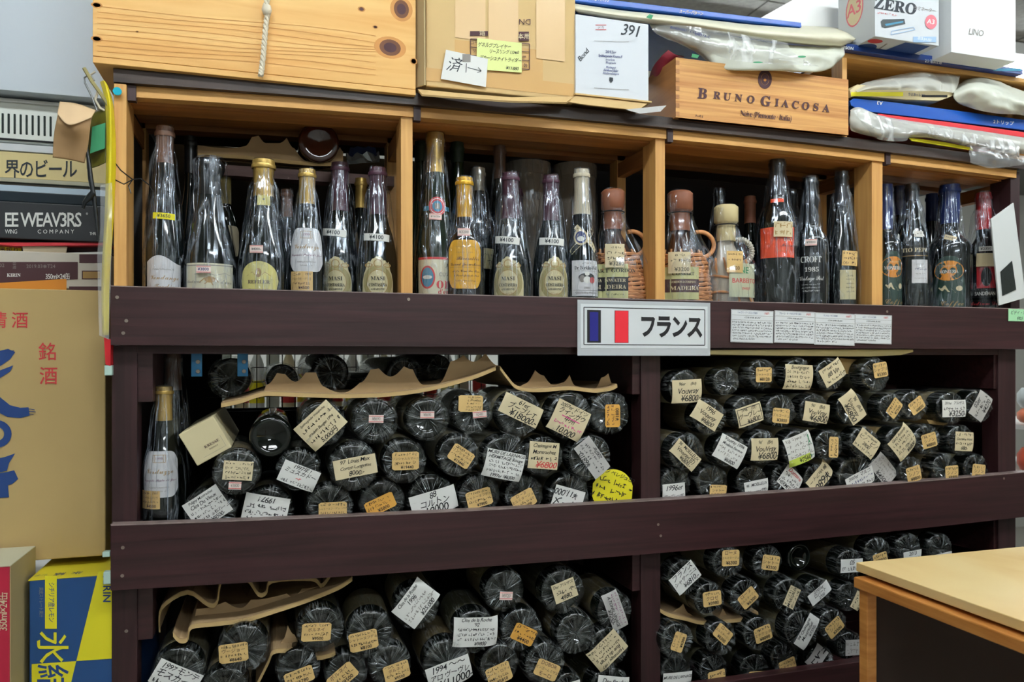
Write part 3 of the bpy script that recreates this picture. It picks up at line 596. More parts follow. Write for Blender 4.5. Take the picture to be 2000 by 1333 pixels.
LY = [
# bay row nth cx cy r desc tags
('A','top',1,529,854,45,'bare dark bottle with ringed punt',[],'bare'),
('A','top',2,628,828,46,'large cream handwritten tag tilted steeply',[('K',626,831,81,61,43,['Spätburgunder Weissherbst','~','trocken Burgen 1994','~','5,000円'])]),
('A','top',3,732,822,46,'bow folds and white ¥8690 sticker',[('P',733,818,27,15,-2,['¥8690'])]),
('A','top',4,834,818,44,'grey film, pink ¥8690 sticker',[('P',832,810,26,14,-1,['¥8690'])]),
('A','top',5,921,806,42,'square tan label plus pink sticker',[('T',917,788,46,32,-2,['~','~','~','~','~']),('P',934,809,26,13,5,['¥2480'])]),
('A','top',6,1012,808,47,'tag reading ¥18000 with 61er',[('K',1015,801,81,40,-26,['61er','ブーブレT','^¥18000.-'])]),
('A','top',7,1110,812,48,'tag 10,000 with pink underline',[('K',1107,821,72,61,-26,['2007er ドイツ','ラインガウ','甲州','|under','~p','^10,000'])]),
('A','top',8,1188,807,43,'upright golden label on ribbed film',[('G',1192,812,44,31,90,['~m','~m','¥1880'])]),
('A','second',0,463,921,46,'cream printed label above pink sticker',[('K',465,918,52,37,-6,['~','~','~','~']),('P',459,947,22,15,-5,['¥3800'])]),
('A','second',1,583,917,43,'white tag 1997 with red writing',[('W',584,929,70,42,-24,['1997年 !','ミュスカドー','!~r','~'])]),
('A','second',2,690,910,49,'cream tag 8000 reading Louis',[('K',693,911,78,38,9,['97  Louis Max','Corton Longettes','8000.-'])]),
('A','second',3,788,900,45,'level tan label ¥19440',[('T',790,899,50,35,0,['~','リンシャルルマーニ','~','¥19440'])]),
('A','second',4,894,889,43,'tilted tan label ¥19440',[('T',898,890,46,33,-34,['~','リンシャルル','~','¥19440'])]),
('A','second',5,985,893,48,'big white tag headed MURE',[('W',981,908,76,54,-13,['MURE DE LARNAGE','HERMITAGE Rouge','~','~','~','1997er !¥6300'])]),
('A','second',6,1059,891,42,'brownish tag with red ¥6800',[('K',1058,889,58,52,-6,['Chassagne M','Montrachet','~','!^¥6800'])]),
('A','second',7,1150,893,46,'grey tag reading ¥6810 upside down',[('S',1152,893,76,40,127,['^¥6810-','~','~','2007er'])]),
('A','bottom',0,410,1000,50,'white tag ¥8500 tilted upward',[('W',407,990,70,60,33,['Puligny Montrachet','Clos Du Vieux','~','~','~','¥8500-'])]),
('A','bottom',1,523,998,50,'white tag with upside-down 1997',[('W',519,995,80,56,168,['~','~','~','1997 !'])]),
('A','bottom',2,643,989,47,'tan label ¥9400 near rail',[('T',649,996,51,34,0,['~','シャトーヌフ・デュ・パプ','~','¥9400'])]),
('A','bottom',3,745,980,46,'blurry golden label under film',[('G',741,984,56,30,22,['~','~','¥5800'])]),
('A','bottom',4,840,972,48,'wide white tag 18000 with 88',[('W',846,980,88,46,14,['88','コルトン','^18000'])]),
('A','bottom',5,934,967,43,'tan label ¥7800 tilted slightly',[('T',933,972,48,34,14,['~','シャトーヌフデュ','~','¥7800'])]),
('A','bottom',6,1021,966,41,'tan label ¥6300 tilted up',[('T',1019,976,46,34,25,['ローヌ','エルミタージュ','~','¥6300'])]),
('A','bottom',7,1108,966,43,'white tag reading ¥11,000 inverted',[('W',1106,972,60,40,163,['ボーヌ','^¥11.000'])]),
('A','bottom',8,1193,960,43,'round bright yellow paper cover',[('Y',1193,958,84,84,-22,['ーン ペレジュヨフ','~','~','~','~'])]),
('B','top',0,1335,757,36,'square tag ¥6800 beside centre post',[('K',1337,764,64,45,2,['96er      (Bd)','Vouvray','^¥6800.-'])]),
('B','top',1,1415,746,29,'small end, no tag, pleated bow',[]),
('B','top',2,1485,732,32,'small tan label ¥8120',[('T',1485,732,35,29,0,['~','シャトーヌフ','¥8120'])]),
('B','top',3,1555,730,32,'square cream tag headed Bourgogne',[('K',1555,737,62,48,-2,['Bourgogne','~','~','~','~'])]),
('B','top',4,1618,731,33,'cream diamond tag tilted up',[('K',1620,728,53,38,30,['~','88 Vin','~'])]),
('B','top',5,1706,732,34,'small tan label ¥5300 high up',[('T',1712,723,32,29,8,['~','シャブリ','¥5300'])]),
('B','second',0,1383,815,37,'tag Vouvray ¥6800 sloping down',[('K',1376,811,58,38,-31,['1996','Vouvray','¥6800'])]),
('B','second',1,1457,806,35,'tag with black inner frame line',[('K',1458,810,56,38,15,['|frame','1996     (甘)','ヴーヴレー','¥6800'])]),
('B','second',2,1521,803,34,'level tan label ¥3800',[('T',1519,812,36,29,-6,['~','ブルゴーニュ','¥3800'])]),
('B','second',3,1586,801,33,'square cream tag ¥6800',[('K',1589,806,56,38,-9,["96'     (Bd)",'VouVray','^¥6800-'])]),
('B','second',4,1659,799,34,'steeply tilted long tag ¥6800',[('K',1659,795,60,38,-57,["'96    (Bd)",'Vouvray','^¥6800.'])]),
('B','second',5,1737,797,30,'tan label steeply tilted up',[('T',1739,797,35,26,50,['~','~','¥7500'])]),
('B','second',6,1782,792,31,'tan label ¥8820 tilted up',[('T',1783,792,34,26,33,['~','シノン','¥8820'])]),
('B','second',7,1853,797,33,'wide white tag 3250',[('W',1856,798,55,33,0,['2015er   アルザス','~','^¥3250-'])]),
('B','second',8,1907,793,33,'grey white diamond tag ¥4270',[('S',1908,793,52,36,57,['02er','~','¥4270'])]),
('B','third',0,1338,883,38,'narrow tag Moelleux sloping down',[('K',1333,888,64,32,-41,['96   MOELLEUX','Vouvray(甘)','¥6800.-'])]),
('B','third',1,1421,879,36,'big grey white tag reading 1996',[('W',1421,881,60,48,-28,['Vouvray 1996','Moelleux Fameux','~g','~g','¥6800'])]),
('B','third',2,1487,874,35,'level square tag large ¥6800',[('K',1488,877,60,43,-1,["96'      (Bd)",'VouVray','^¥6800-'])]),
('B','third',3,1556,874,37,'leaflet tag with bottle picture',[('W',1556,876,60,57,18,['|bottle','~g','~g','~g','~g','¥7560-'])]),
('B','third',4,1615,870,32,'narrow upright tan label',[('T',1621,873,40,22,86,['~','~'])]),
('B','third',5,1684,864,33,'cream tag 2800 sloping down',[('K',1686,866,52,40,-37,['05  red Special','ピノ・ピノ','2800','~'])]),
('B','third',6,1754,864,34,'densely written tag tilted up',[('K',1757,863,58,50,44,['Givry Antonin','~','~','~','¥6800'])]),
('B','third',7,1807,860,32,'tan label ¥8800 between neighbours',[('T',1807,860,33,28,13,['~','シノン','¥8800'])]),
('B','third',8,1872,860,31,'level square cream tag 680-',[('K',1875,862,44,37,-4,['~','Domaine Huet','~','680-'])]),
('B','bottom',0,1316,946,34,'white tag 1996er, below centre post',[('W',1311,960,46,34,3,['1996er','ヴーヴレー(甘)'])]),
('B','bottom',1,1387,942,36,'small golden label low down',[('T',1397,957,35,22,-3,['~','シャトー','~'])]),
('B','bottom',2,1464,940,34,'white tag 96 cut by rail',[('W',1472,952,52,30,8,['96   MOELLEUX','Vouvray(甘)'])]),
('B','bottom',3,1531,937,34,'white tag with red words',[('W',1538,938,50,42,-40,['!Domaine','~','~','HERMITAGE'])]),
('B','bottom',4,1592,934,30,'cream tag ¥6800 upside down',[('K',1596,931,60,34,225,['^¥6800','88 Vinフィー'])]),
('B','bottom',5,1667,930,42,'large end, white tag 2007er',[('W',1674,936,66,32,22,['2007er  マルコ','~b','~'])]),
('B','bottom',6,1719,920,32,'grey tag ending ¥4500',[('S',1719,917,56,40,-50,['~g','~g','~g','^¥4500'])]),
('B','bottom',7,1774,918,28,'tan label ¥8800 near rail',[('T',1777,925,33,30,12,['~','シノン','¥8800'])]),
('B','bottom',8,1842,916,31,'shiny rim, tan label ¥8800',[('T',1851,923,31,28,2,['~','シノン','¥8800'])]),
('B','bottom',9,1901,914,29,'tan label ¥8800 sloping down',[('T',1903,920,32,28,-7,['~','シノン','¥8800'])]),
('C','top',0,626,1227,46,'tan label ¥9500 level',[('T',617,1231,53,35,-4,['~','ボルネイ','~','¥9500'])]),
('C','top',1,722,1237,48,'tan label ¥8100',[('T',709,1248,52,37,8,['~','シャトーヌフデュ','~','¥8100'])]),
('C','top',2,812,1183,46,'white tag ¥25.000 tilted steeply',[('W',811,1176,78,58,50,['Clos de la Roche','1996','~g','~g','¥25.000'])]),
('C','top',3,983,1152,42,'bow folds, tiny pink sticker',[('P',985,1161,25,16,-6,['¥9720'])]),
('C','top',4,1096,1154,46,'cream label 4980',[('K',1099,1151,46,38,17,['Der アルザス','~','4980.'])]),
('C','second',0,476,1265,49,'tan label ¥8640',[('T',457,1271,51,37,3,['~','ヴージョー','~','¥8640'])]),
('C','second',1,925,1232,44,'square white tag ¥9800',[('W',927,1231,84,57,-3,['Clos de la Roche',"'92",'~','~','~','¥9800'])]),
('C','second',2,1016,1228,43,'blank golden label sloping down',[('G',1020,1236,46,33,-28,['~','~','¥4400'])]),
('C','second',3,1122,1236,42,'no tag, film gathered in bow',[]),
('C','second',4,1198,1192,38,'long pale tag ¥3250 hanging down',[('S',1197,1190,74,33,-70,['~v','~v','A TONEL VINAGE','^¥3250-'])]),
('C','second',5,1187,1264,42,'cream tag covered in inverted writing',[('K',1182,1268,70,50,220,['Hermitage 1997','Rue du Longs','~','~','~'])]),
('C','bottom',0,349,1311,50,'white tag 1997 cut off below',[('W',345,1322,84,50,-30,['1997 モンテ','モスカート','~'])]),
('C','bottom',1,440,1345,46,'kraft top, label out of view',[]),
('C','bottom',2,582,1305,43,'tan label ¥5780',[('T',584,1318,52,31,15,['~','~','¥5780'])]),
('C','bottom',3,676,1312,42,'tan label ending 00 tilted up',[('T',668,1318,54,34,38,['ボルネイ','~','¥9500'])]),
('C','bottom',4,761,1298,42,'tan label ¥9500 tilted slightly',[('T',773,1308,48,34,13,['~','ボルネイ','~','¥9500'])]),
('C','bottom',5,871,1294,49,'wide white tag ¥11000',[('W',876,1312,84,50,15,['1994 ～～','アロ ヴーヴレ','^¥11000-'])]),
('C','bottom',6,973,1296,41,'tan label ¥5810',[('T',971,1313,47,38,18,['~','コート・ロティ','~','¥5810'])]),
('C','bottom',7,1062,1294,43,'cream label sloping down',[('T',1064,1305,48,32,-27,['DOBOR','ビンゴームミザエ','モーロ'])]),
('C','bottom',8,1107,1345,34,'small end with white tag edge',[('W',1109,1339,42,20,10,['~'])]),
('C','bottom',9,1188,1344,44,'white tag Der cut off below',[('W',1192,1338,66,40,-12,['Der Frucht','~'])]),
('D','top',0,1333,1126,36,'large tag 6810- beside centre post',[('W',1333,1126,58,40,37,['フランス','シャサーニュ','¥6810.-'])]),
('D','top',1,1418,1097,34,'level tan label ¥6300',[('T',1421,1088,37,31,-2,['ローヌ','エルミタージュ','¥6300'])]),
('D','top',2,1495,1097,33,'tan label ¥3500 sloping down',[('T',1499,1097,36,29,-10,['~','シャトー','¥3500'])]),
('D','top',3,1562,1089,31,'bare glossy black bottle end',[],'bare'),
('D','top',4,1657,1102,31,'small white tag 05',[('W',1656,1103,50,26,-2,['05','~'])]),
('D','top',5,1710,1077,29,'tan label behind tabletop corner',[('T',1712,1088,30,20,14,['~','¥8800'])]),
('D','top',6,1770,1071,30,'white tag above tabletop edge',[('W',1775,1084,42,20,5,['2013','~'])]),
('D','top',7,1832,1071,30,'rightmost shiny end over tabletop',[('W',1835,1086,42,16,5,['~'])]),
('D','second',0,1383,1170,34,'level tan label ¥3980',[('T',1385,1167,38,29,4,['~','クロゼ','¥3980'])]),
('D','second',1,1453,1165,36,'tan label ¥6300 steeply tilted',[('T',1455,1165,38,30,38,['ローヌ','エルミタージュ','¥6300'])]),
('D','second',2,1538,1163,36,'cream label reading MARGAUX',[('K',1540,1164,40,26,62,['~','MARGAUX','~'])]),
('D','second',3,1593,1158,31,'narrow white tag tilted up',[('W',1594,1156,52,24,32,['07307er','ロバート','2700'])]),
('D','second',4,1655,1165,29,'cream label by table edge',[('K',1669,1172,34,26,60,['~','~'])]),
('D','third',0,1319,1250,36,'tan label ¥6300 nearly vertical',[('T',1320,1251,36,27,67,['ローヌ','エルミタージュ','¥6300'])]),
('D','third',1,1404,1245,35,'tan label ¥6300 sloping down',[('T',1406,1236,38,28,-42,['ローヌ','エルミタージュ','¥6300'])]),
('D','third',2,1478,1236,34,'tan label ¥8000',[('T',1484,1235,36,30,15,['~','エチケッタ','¥8000'])]),
('D','third',3,1563,1228,39,'long white tag ¥7350',[('W',1570,1231,66,28,56,["94' Chassagne",'Montrachet','¥7350-'])]),
('D','third',4,1623,1220,32,'cream tan label ¥3500',[('T',1623,1223,38,28,36,['~','シノン','¥3500'])]),
('D','bottom',0,1317,1311,35,'white tag headed MURE',[('W',1318,1327,62,34,-3,['MURE DE LARNAGE','HERMITAGE Rouge'])]),
('D','bottom',1,1390,1308,33,'curled tan label below shiny rim',[('T',1394,1321,38,30,5,['~','¥5800'])]),
('D','bottom',2,1470,1307,32,'tan label cut by lower rail',[('T',1473,1319,36,22,-3,['~','~'])]),
('D','bottom',3,1528,1285,31,'curled tan label ¥8080',[('T',1532,1298,36,28,15,['~','エチケッタ','¥8080'])]),
('D','bottom',4,1598,1290,30,'grey tag edge low down',[('S',1590,1282,44,30,48,['~'])]),
('D','bottom',5,1657,1262,30,'grey tag with black dots',[('S',1663,1262,44,30,-3,['~g','~g'])]),
]
TAGM['Y'] = YEL
for row in LY:
    bay, rw, nth, cx, cy, r, desc, tags = row[:8]
    lying(bay, rw, nth, cx, cy, r, desc, tags, bare=len(row) > 8)

# cream carton lying among the bottles (upper left bay)
p = P(401, 862, .012); z = ZS(401, .012)
t = thing('bottle_carton', 'small square cream carton end tilted among the bottles, upper left bay', 'box', p, (0, math.radians(-29), 0))
B().box(-.028, .028, 0, .27, -.0275, .0275).make('carton', mat('cream_carton', 'd6c9a0', .7), t, bevel=.0012)
ink(t, [('t', 'KRESSE', .006, -.008, .006, 0, 'm', 'S'), ('t', 'WEINGUT', .006, -.014, .003, 0, 'm', 'S'), ('l', [(-.014, -.021), (.022, -.021), (.022, -.003)], .0003, 'g')], flat((0, -.0002, 0)))

# scalloped kraft trays
def tray(name, label, floor_px, Y, wall_px=None, depth=.24, wallY=None, th=.0022):
    a0 = P(*floor_px[0], Y); t = thing(name, label, 'cardboard tray', a0, group='scalloped kraft bottle trays'); bs = tuple(a0)
    def dense(pts, n=6):
        out = []
        for i in range(len(pts)-1):
            p0, p1, p2, p3 = [Vector(pts[max(0, min(len(pts)-1, i+d_))]) for d_ in (-1, 0, 1, 2)]
            for k_ in range(n):
                s = k_/n; out.append(.5*((2*p1)+(p2-p0)*s+(2*p0-5*p1+4*p2-p3)*s*s+(3*p1-p0-3*p2+p3)*s**3))
        return out+[Vector(pts[-1])]
    fp = dense([(a, b_, 0) for a, b_ in floor_px], 4)
    front = [P(q.x, q.y, Y) for q in fp]
    B().grid([front, [q+Vector((0, .05, .002)) for q in front], [q+Vector((0, depth, 0)) for q in front]]).make('sheet', KRAFTE, t, bs, thick=th)
    B().grid([front, [q+Vector((0, -.0012, -.006)) for q in front]]).make('front_lip', KRAFT, t, bs, thick=th)
    for wi, (wp, wy) in enumerate(wall_px or []):
        tops = [P(a, b_, wy) for a, b_ in wp]; rows = [[], []]
        def fz(x):
            for q0, q1 in zip(front, front[1:]):
                if q0.x <= x <= q1.x: return q0.z+(q1.z-q0.z)*(x-q0.x)/max(1e-6, q1.x-q0.x)
            return front[0].z if x < front[0].x else front[-1].z
        for q in tops: rows[0].append(Vector((q.x, wy, min(fz(q.x), q.z)))); rows[1].append(q)
        B().grid(rows).make('scalloped_wall', KRAFTE, t, bs, thick=th)
    return t
def scal(seq, n=8):
    """seq of (x, y) peaks and valleys joined with rounded scallops"""
    out = []
    for (x0, y0), (x1, y1) in zip(seq, seq[1:]):
        for k_ in range(n):
            s = k_/n; down = y1 > y0; e = math.sin(s*math.pi/2)**1.0 if down else 1-math.cos(s*math.pi/2)
            out.append((x0+(x1-x0)*s, y0+(y1-y0)*(e if down else (1-math.cos(s*math.pi/2)))))
    return out+[seq[-1]]
tray('bottle_tray', 'long scalloped kraft tray resting on bottles, upper left bay', [(432, 789), (470, 781), (510, 768), (545, 767), (620, 770), (680, 771), (760, 768), (840, 757), (920, 736), (968, 717)], .03,
     [(scal([(505, 778), (520, 752), (541, 729), (557, 731), (577, 746), (597, 728), (617, 728), (634, 756), (668, 768), (703, 748), (724, 722), (740, 720), (763, 736), (789, 716), (806, 722), (827, 752), (855, 750), (880, 706), (905, 694), (925, 707), (948, 690), (972, 714)]), .05)], depth=.27)
tray('bottle_tray', 'short scalloped kraft tray sagging right of the long tray', [(976, 716), (990, 735), (1010, 755), (1050, 760), (1110, 756), (1160, 761), (1192, 757), (1205, 751)], .03,
     [(scal([(1008, 757), (1024, 750), (1045, 724), (1062, 734), (1080, 752), (1098, 748), (1112, 733), (1124, 754), (1160, 760), (1174, 738), (1188, 730), (1198, 755)]), .05)], depth=.27)
tray('bottle_tray', 'kraft tray leaning across the top of the lower left bay', [(338, 1236), (350, 1248), (366, 1246), (374, 1222), (420, 1216), (480, 1208), (540, 1190), (600, 1170), (660, 1146), (688, 1128)], .026,
     [(scal([(376, 1216), (384, 1190), (440, 1176), (470, 1188), (490, 1172), (560, 1160), (572, 1166), (590, 1150), (640, 1140)]), .06)], depth=.2)
tray('bottle_tray', 'upper crumpled kraft tray tucked under the middle rail, lower left bay', [(312, 1228), (316, 1185), (366, 1154), (406, 1178), (424, 1174), (434, 1130), (480, 1128), (504, 1158), (520, 1155), (532, 1132), (608, 1128), (628, 1142), (645, 1122)], .05, [], depth=.18)
tray('bottle_tray', 'kraft tray under the row in the lower right bay', [(1284, 1187), (1305, 1199), (1340, 1207), (1370, 1214), (1420, 1211), (1455, 1207), (1480, 1196)], .03,
     [(scal([(1300, 1200), (1322, 1190), (1334, 1180), (1345, 1198), (1372, 1210), (1400, 1206), (1412, 1190), (1425, 1206)]), .05)], depth=.22)
tray('bottle_tray', 'kraft tray bent between bottles near lower left tan labels', [(500, 1340), (524, 1292), (534, 1271), (560, 1268), (592, 1268), (620, 1282), (655, 1274)], .024,
     [(scal([(536, 1270), (552, 1250), (562, 1222), (575, 1240), (596, 1268)]), .045)], depth=.2)
a, b_ = P(1340, 688, .012), P(1783, 690, .012)
t = thing('foam_slab', 'long cream slab lying on bottles under the upper rail', 'board', a)
B().prism([P(1330, 684, .012), P(1345, 692, .012), P(1500, 695, .012), P(1700, 697, .012), P(1760, 694, .012), P(1784, 688, .012), P(1784, 683, .012), P(1560, 683, .012)], (0, .28, 0)).make('slab', mat('cream_foam', 'c9bc8c', .8, bump=.3), t, tuple(a), bevel=.001)
for i, pts in enumerate(([(1640, 700), (1676, 703), (1668, 733), (1650, 730)], [(1712, 836), (1722, 834), (1720, 878), (1704, 877)], [(1808, 895), (1833, 886), (1816, 924), (1800, 922)], [(1810, 820), (1852, 826), (1846, 832), (1815, 828)], [(1770, 937), (1860, 932), (1862, 938), (1770, 942)])):
    a0 = P(*pts[0], .04)
    o = B().prism([P(x, y, .04)-a0 for x, y in pts], (0, .15, 0)).make('cardboard_piece', KRAFT); o.location = a0
    tag(o, 'kraft cardboard piece wedged between bottles, upper right bay, %s' % ('near top right end', 'beside densely written tag', 'beside the shiny rim', 'under the 3250 tag', 'low behind the rail')[i], 'cardboard', 'kraft scraps between bottles')
# dark wrapped bottles lying on the long tray
for i, (cx, cy, r) in enumerate(((450, 738, 42), (552, 742, 33), (646, 728, 40), (788, 732, 38), (858, 720, 30), (726, 752, 26))):
    p = P(cx, cy, .14); s = r*ZS(cx, .14)/.0402
    t = thing('wine_bottle', 'dark wrapped bottle lying on the scalloped tray, %s' % ('leftmost', 'second from left', 'third from left', 'second from right', 'rightmost', 'middle low one')[i], 'bottle', p, (0, 0, .05*i), 'bottles on the scalloped tray')
    g_ = bpy.data.objects.new('glass', LY_ME); COL.objects.link(g_); g_.parent = t; g_.scale = (s*.98, 1, s*.98)
    w_ = bpy.data.objects.new('plastic_wrap', WR[i]); COL.objects.link(w_); w_.parent = t; w_.scale = (s, 1, s)
# spare dark bottles deeper in the bays
# ------------------------------------------------------------------ standing bottles
def prof(kind, R, H):
    P_ = {'bordeaux': [(.9, 0), (1, .01), (1, .60), (.97, .65), (.75, .72), (.42, .78), (.385, .82), (.38, .985)],
          'burgundy': [(.93, 0), (1, .012), (1, .42), (.95, .50), (.78, .60), (.52, .70), (.40, .78), (.37, .985)],
          'champagne': [(.93, 0), (1, .012), (1, .40), (.93, .50), (.72, .62), (.48, .74), (.38, .84), (.35, .985)],
          'flute': [(.93, 0), (1, .01), (1, .36), (.93, .47), (.72, .62), (.50, .76), (.42, .84), (.40, .985)],
          'port': [(.93, 0), (1, .012), (1, .58), (.93, .635), (.60, .68), (.43, .72), (.43, .80), (.46, .87), (.42, .9), (.42, .985)],
          'squat': [(.93, 0), (1, .012), (1, .55), (.97, .61), (.80, .66), (.46, .70), (.38, .73), (.37, .985)]}[kind]
    pts = [(a*R, b_*H) for a, b_ in P_]; out = [pts[0]]
    for i in range(len(pts)-1):
        p0, p1, p2, p3 = [pts[max(0, min(len(pts)-1, i+d_))] for d_ in (-1, 0, 1, 2)]; n = 1 if abs(p1[0]-p2[0]) < 1e-4 else 4
        for k_ in range(1, n+1):
            s = k_/n; m1 = (p2[0]-p0[0])/max(p2[1]-p0[1], 1e-6); m2 = (p3[0]-p1[0])/max(p3[1]-p1[1], 1e-6); L = p2[1]-p1[1]
            if abs(p1[0]-p0[0]) < 1e-4: m1 = 0
            if abs(p2[0]-p3[0]) < 1e-4: m2 = 0
            h00 = 2*s**3-3*s**2+1; h10 = s**3-2*s**2+s; h01 = -2*s**3+3*s**2; h11 = s**3-s**2
            out.append((h00*p1[0]+h10*L*m1+h01*p2[0]+h11*L*m2, p1[1]+L*s))
    return out
def rad(pr, z):
    for (r0, z0), (r1, z1) in zip(pr, pr[1:]):
        if z0 <= z <= z1: return r0+(r1-r0)*(z-z0)/max(z1-z0, 1e-6)
    return pr[-1][0] if z > pr[-1][1] else pr[0][0]
SZ = 1.427
def standing(px, ytop, half, kind, desc, Y=.062, glass=GLASS, capm=None, caplen=.2, capfat=1.0, labels=(), strips=(), wrap=True, knob=False, wrapw=1.12, lean=0, z0=SZ, group='wine bottles standing in the pine frame', face=None, top=None, wseed=0, bare_cap=False, cat='bottle'):
    Yc = Y+.0; b0 = P(px, 560, Yc); base = Vector((b0.x, Yc, z0)); zz = ZS(px, Yc); H = P(px, ytop, Yc).z-z0; R = half*zz
    pr = prof(kind, R, H); t = thing('wine_bottle', desc, cat, base, (0, lean, 0), group)
    B().lathe([(.001, .004)]+pr+[(.001, H*.99)], 32).make('glass', glass, t, smooth=True)
    if capm:
        zc = H*(1-caplen); rows = [(rad(pr, zc)+.0008, zc)]
        for k_ in range(1, 7):
            z_ = zc+(H*.985-zc)*k_/6; rows.append((rad(pr, min(z_, H*.98))*(1+(capfat-1)*(k_/6)**2)+.0009, z_))
        rt = rows[-1][0]; 
        if knob: rows = [q for q in rows if q[1] < H*.9]+[(R*.44, H*.905), (R*.52, H*.925), (R*.58, H*.95), (R*.56, H*.975), (R*.42, H*.995)]; rt = R*.42
        else: rows += [(rt+.0006, H*.955), (rt+.0008, H*.985)] if False else []
        rows += [(rt*.97, H+.0005), (rt*.6, H+.0018), (.0006, H+.002)]
        rows = sorted(rows, key=lambda q: q[1])
        B().lathe(rows, 28, cap=False).make('capsule', capm, t, smooth=True)
        if not knob: B().lathe([(rt+.0012, H*.955), (rt+.0016, H*.96), (rt+.0016, H*.972), (rt+.0012, H*.977)], 28, cap=False).make('capsule_ring', capm, t, smooth=True)
    cang = math.atan2(base.x-0, D0+Yc) if face is None else face      # labels turned to the aisle, each a little differently
    def cyl(zc, du=0.0, off=.0007, Rw=None):
        def fn(u, v, h):
            rr_ = (rad(pr, max(0, min(zc+v, H*.97))) if Rw is None else Rw)+off+h; a = (u+du)/max(rr_, .01)-cang*1.0
            return Vector((rr_*math.sin(a), -rr_*math.cos(a), zc+v))
        return fn
    for lb in labels:                                  # (px, pyc, w, h, shape, material, items, [name])
        zc = P(lb[0], lb[1], Yc-R).z-z0; z1 = ZS(lb[0], Yc-R); W_, H_ = lb[2]*z1, lb[3]*z1
        if zc-H_/2 < .004: zc2 = H_/2+.004+0; 
        rr_ = rad(pr, max(.02, zc)); du = rr_*math.asin(max(-.9, min(.9, (lb[0]-px)*z1/rr_)))
        b = B(); fn = cyl(zc, du, .0006 if len(lb) < 8 or 'over' not in lb[7] else .0011); patch(b, fn, W_, H_, lb[4], nu=18, nv=8)
        o = b.make('label', lb[5], t, smooth=True)
        its = []
        for it in lb[6]:
            it = list(it)
            if it[0] == 't': it[2] *= W_; it[3] *= H_; it[4] *= H_
            elif it[0] == '~': it[1] *= W_; it[2] *= H_; it[3] *= W_; it[4] *= H_
            elif it[0] == '#': it[1] *= W_; it[2] *= H_; it[3] *= W_; it[4] *= H_
            elif it[0] == 'o': it[1] *= W_; it[2] *= H_; it[3] *= W_; it[4] *= H_
            elif it[0] == 'p': it[1] = [(q[0]*W_, q[1]*H_) for q in it[1]]
            elif it[0] == 'l': it[1] = [(q[0]*W_, q[1]*H_) for q in it[1]]; it[2] *= H_
            its.append(tuple(it))
        if its: ink(o, its, fn)
    if wrap:
        b = B(); n = 64; rows = []; zs = [0.0, .05, .15, .3, .4, .48, .55, .62, .68, .74, .8, .85, .9, .94, .975, 1.0, 1.008]
        for kz, s in enumerate(zs):
            z_ = s*H+(.003 if s > .95 else 0); body = rad(pr, min(z_, H*.96)); lo = R*(1.03 if s < .4 else 1.03-(s-.4)/.6*.58*1.0)
            base_r = max(body*1.04+.001, lo*(wrapw-.09) if s < .86 else body*1.1+.0015)
            if knob and s > .86: base_r = R*.64
            if s > .99: base_r = body*1.05+.001 if not knob else R*.5
            if s > 1.005: base_r = .001
            row = []
            for i in range(n+1):
                a = 2*math.pi*(i % n)/n
                q = noise.noise((math.cos(a)*5+wseed*7+px, math.sin(a)*5, z_*9))+.7*noise.noise((math.cos(a)*13+px, math.sin(a)*13, z_*22))
                am = .02 if s < .35 else .065
                row.append((base_r*(1+am*q)*math.cos(a), base_r*(1+am*q)*math.sin(a), z_))
            rows.append(row)
        b.grid(rows); rf = random.Random(int(px)); m_ = len(rows)
        for q in range(20):                              # blue-white fold slivers, painted stand-ins for vertical highlight streaks
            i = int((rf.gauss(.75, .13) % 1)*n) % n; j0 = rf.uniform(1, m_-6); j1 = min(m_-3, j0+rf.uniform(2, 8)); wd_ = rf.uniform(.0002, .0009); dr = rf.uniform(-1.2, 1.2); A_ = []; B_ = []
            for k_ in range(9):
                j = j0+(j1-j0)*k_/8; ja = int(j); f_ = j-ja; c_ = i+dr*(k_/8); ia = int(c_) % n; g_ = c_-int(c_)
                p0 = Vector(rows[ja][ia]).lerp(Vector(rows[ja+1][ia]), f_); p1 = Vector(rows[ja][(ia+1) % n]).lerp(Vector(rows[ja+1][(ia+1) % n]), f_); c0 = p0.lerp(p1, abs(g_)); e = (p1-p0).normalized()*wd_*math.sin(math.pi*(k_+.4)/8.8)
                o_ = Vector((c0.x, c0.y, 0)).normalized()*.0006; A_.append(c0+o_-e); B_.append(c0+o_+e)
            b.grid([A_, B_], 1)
        o = b.make('plastic_wrap', [WRAPS, GLINTS], t); o.data.polygons.foreach_set('use_smooth', [True]*len(o.data.polygons))
    Rw = R*1.09
    for (sx, sy, sw, sh, rot, m, txt, c) in strips:
        zc = P(sx, sy, Yc-R).z-z0; z1 = ZS(sx, Yc-R); rr_ = rad(pr, max(.02, zc)); rw = max(rr_*1.10+.001, R*1.03*(wrapw-.07)*(1 if zc/H < .4 else 1-(zc/H-.4)*.95)) if wrap else rr_+.001
        W_, H_ = sw*z1, sh*z1; du = rw*math.asin(max(-.9, min(.9, (sx-px)*z1/rw))); f0 = cyl(zc, du, .0012, rw); ca, sa = math.cos(math.radians(rot)), math.sin(math.radians(rot))
        fn = lambda u, v, h, f0=f0, ca=ca, sa=sa: f0(u*ca-v*sa, u*sa+v*ca, h)
        b = B(); patch(b, fn, W_, H_, 'rect', nu=10, nv=3); o = b.make('price_label', m, t, smooth=True)
        L_ = txt if isinstance(txt, list) else [txt]; its = []
        for i, ln in enumerate(L_):
            v0 = H_*(.5-(i+.55)/(len(L_)+.1)); hs = H_/(len(L_)+.2)
            if ln.startswith('~'): its.append(('~', 0, v0, W_*.85, hs*.6, 0, c))
            else: its.append(('t', ln, 0, v0, min(hs*.95, W_*1.5/max(len(ln), 3)), 0, c, 'B' if ln[0] == '¥' else ''))
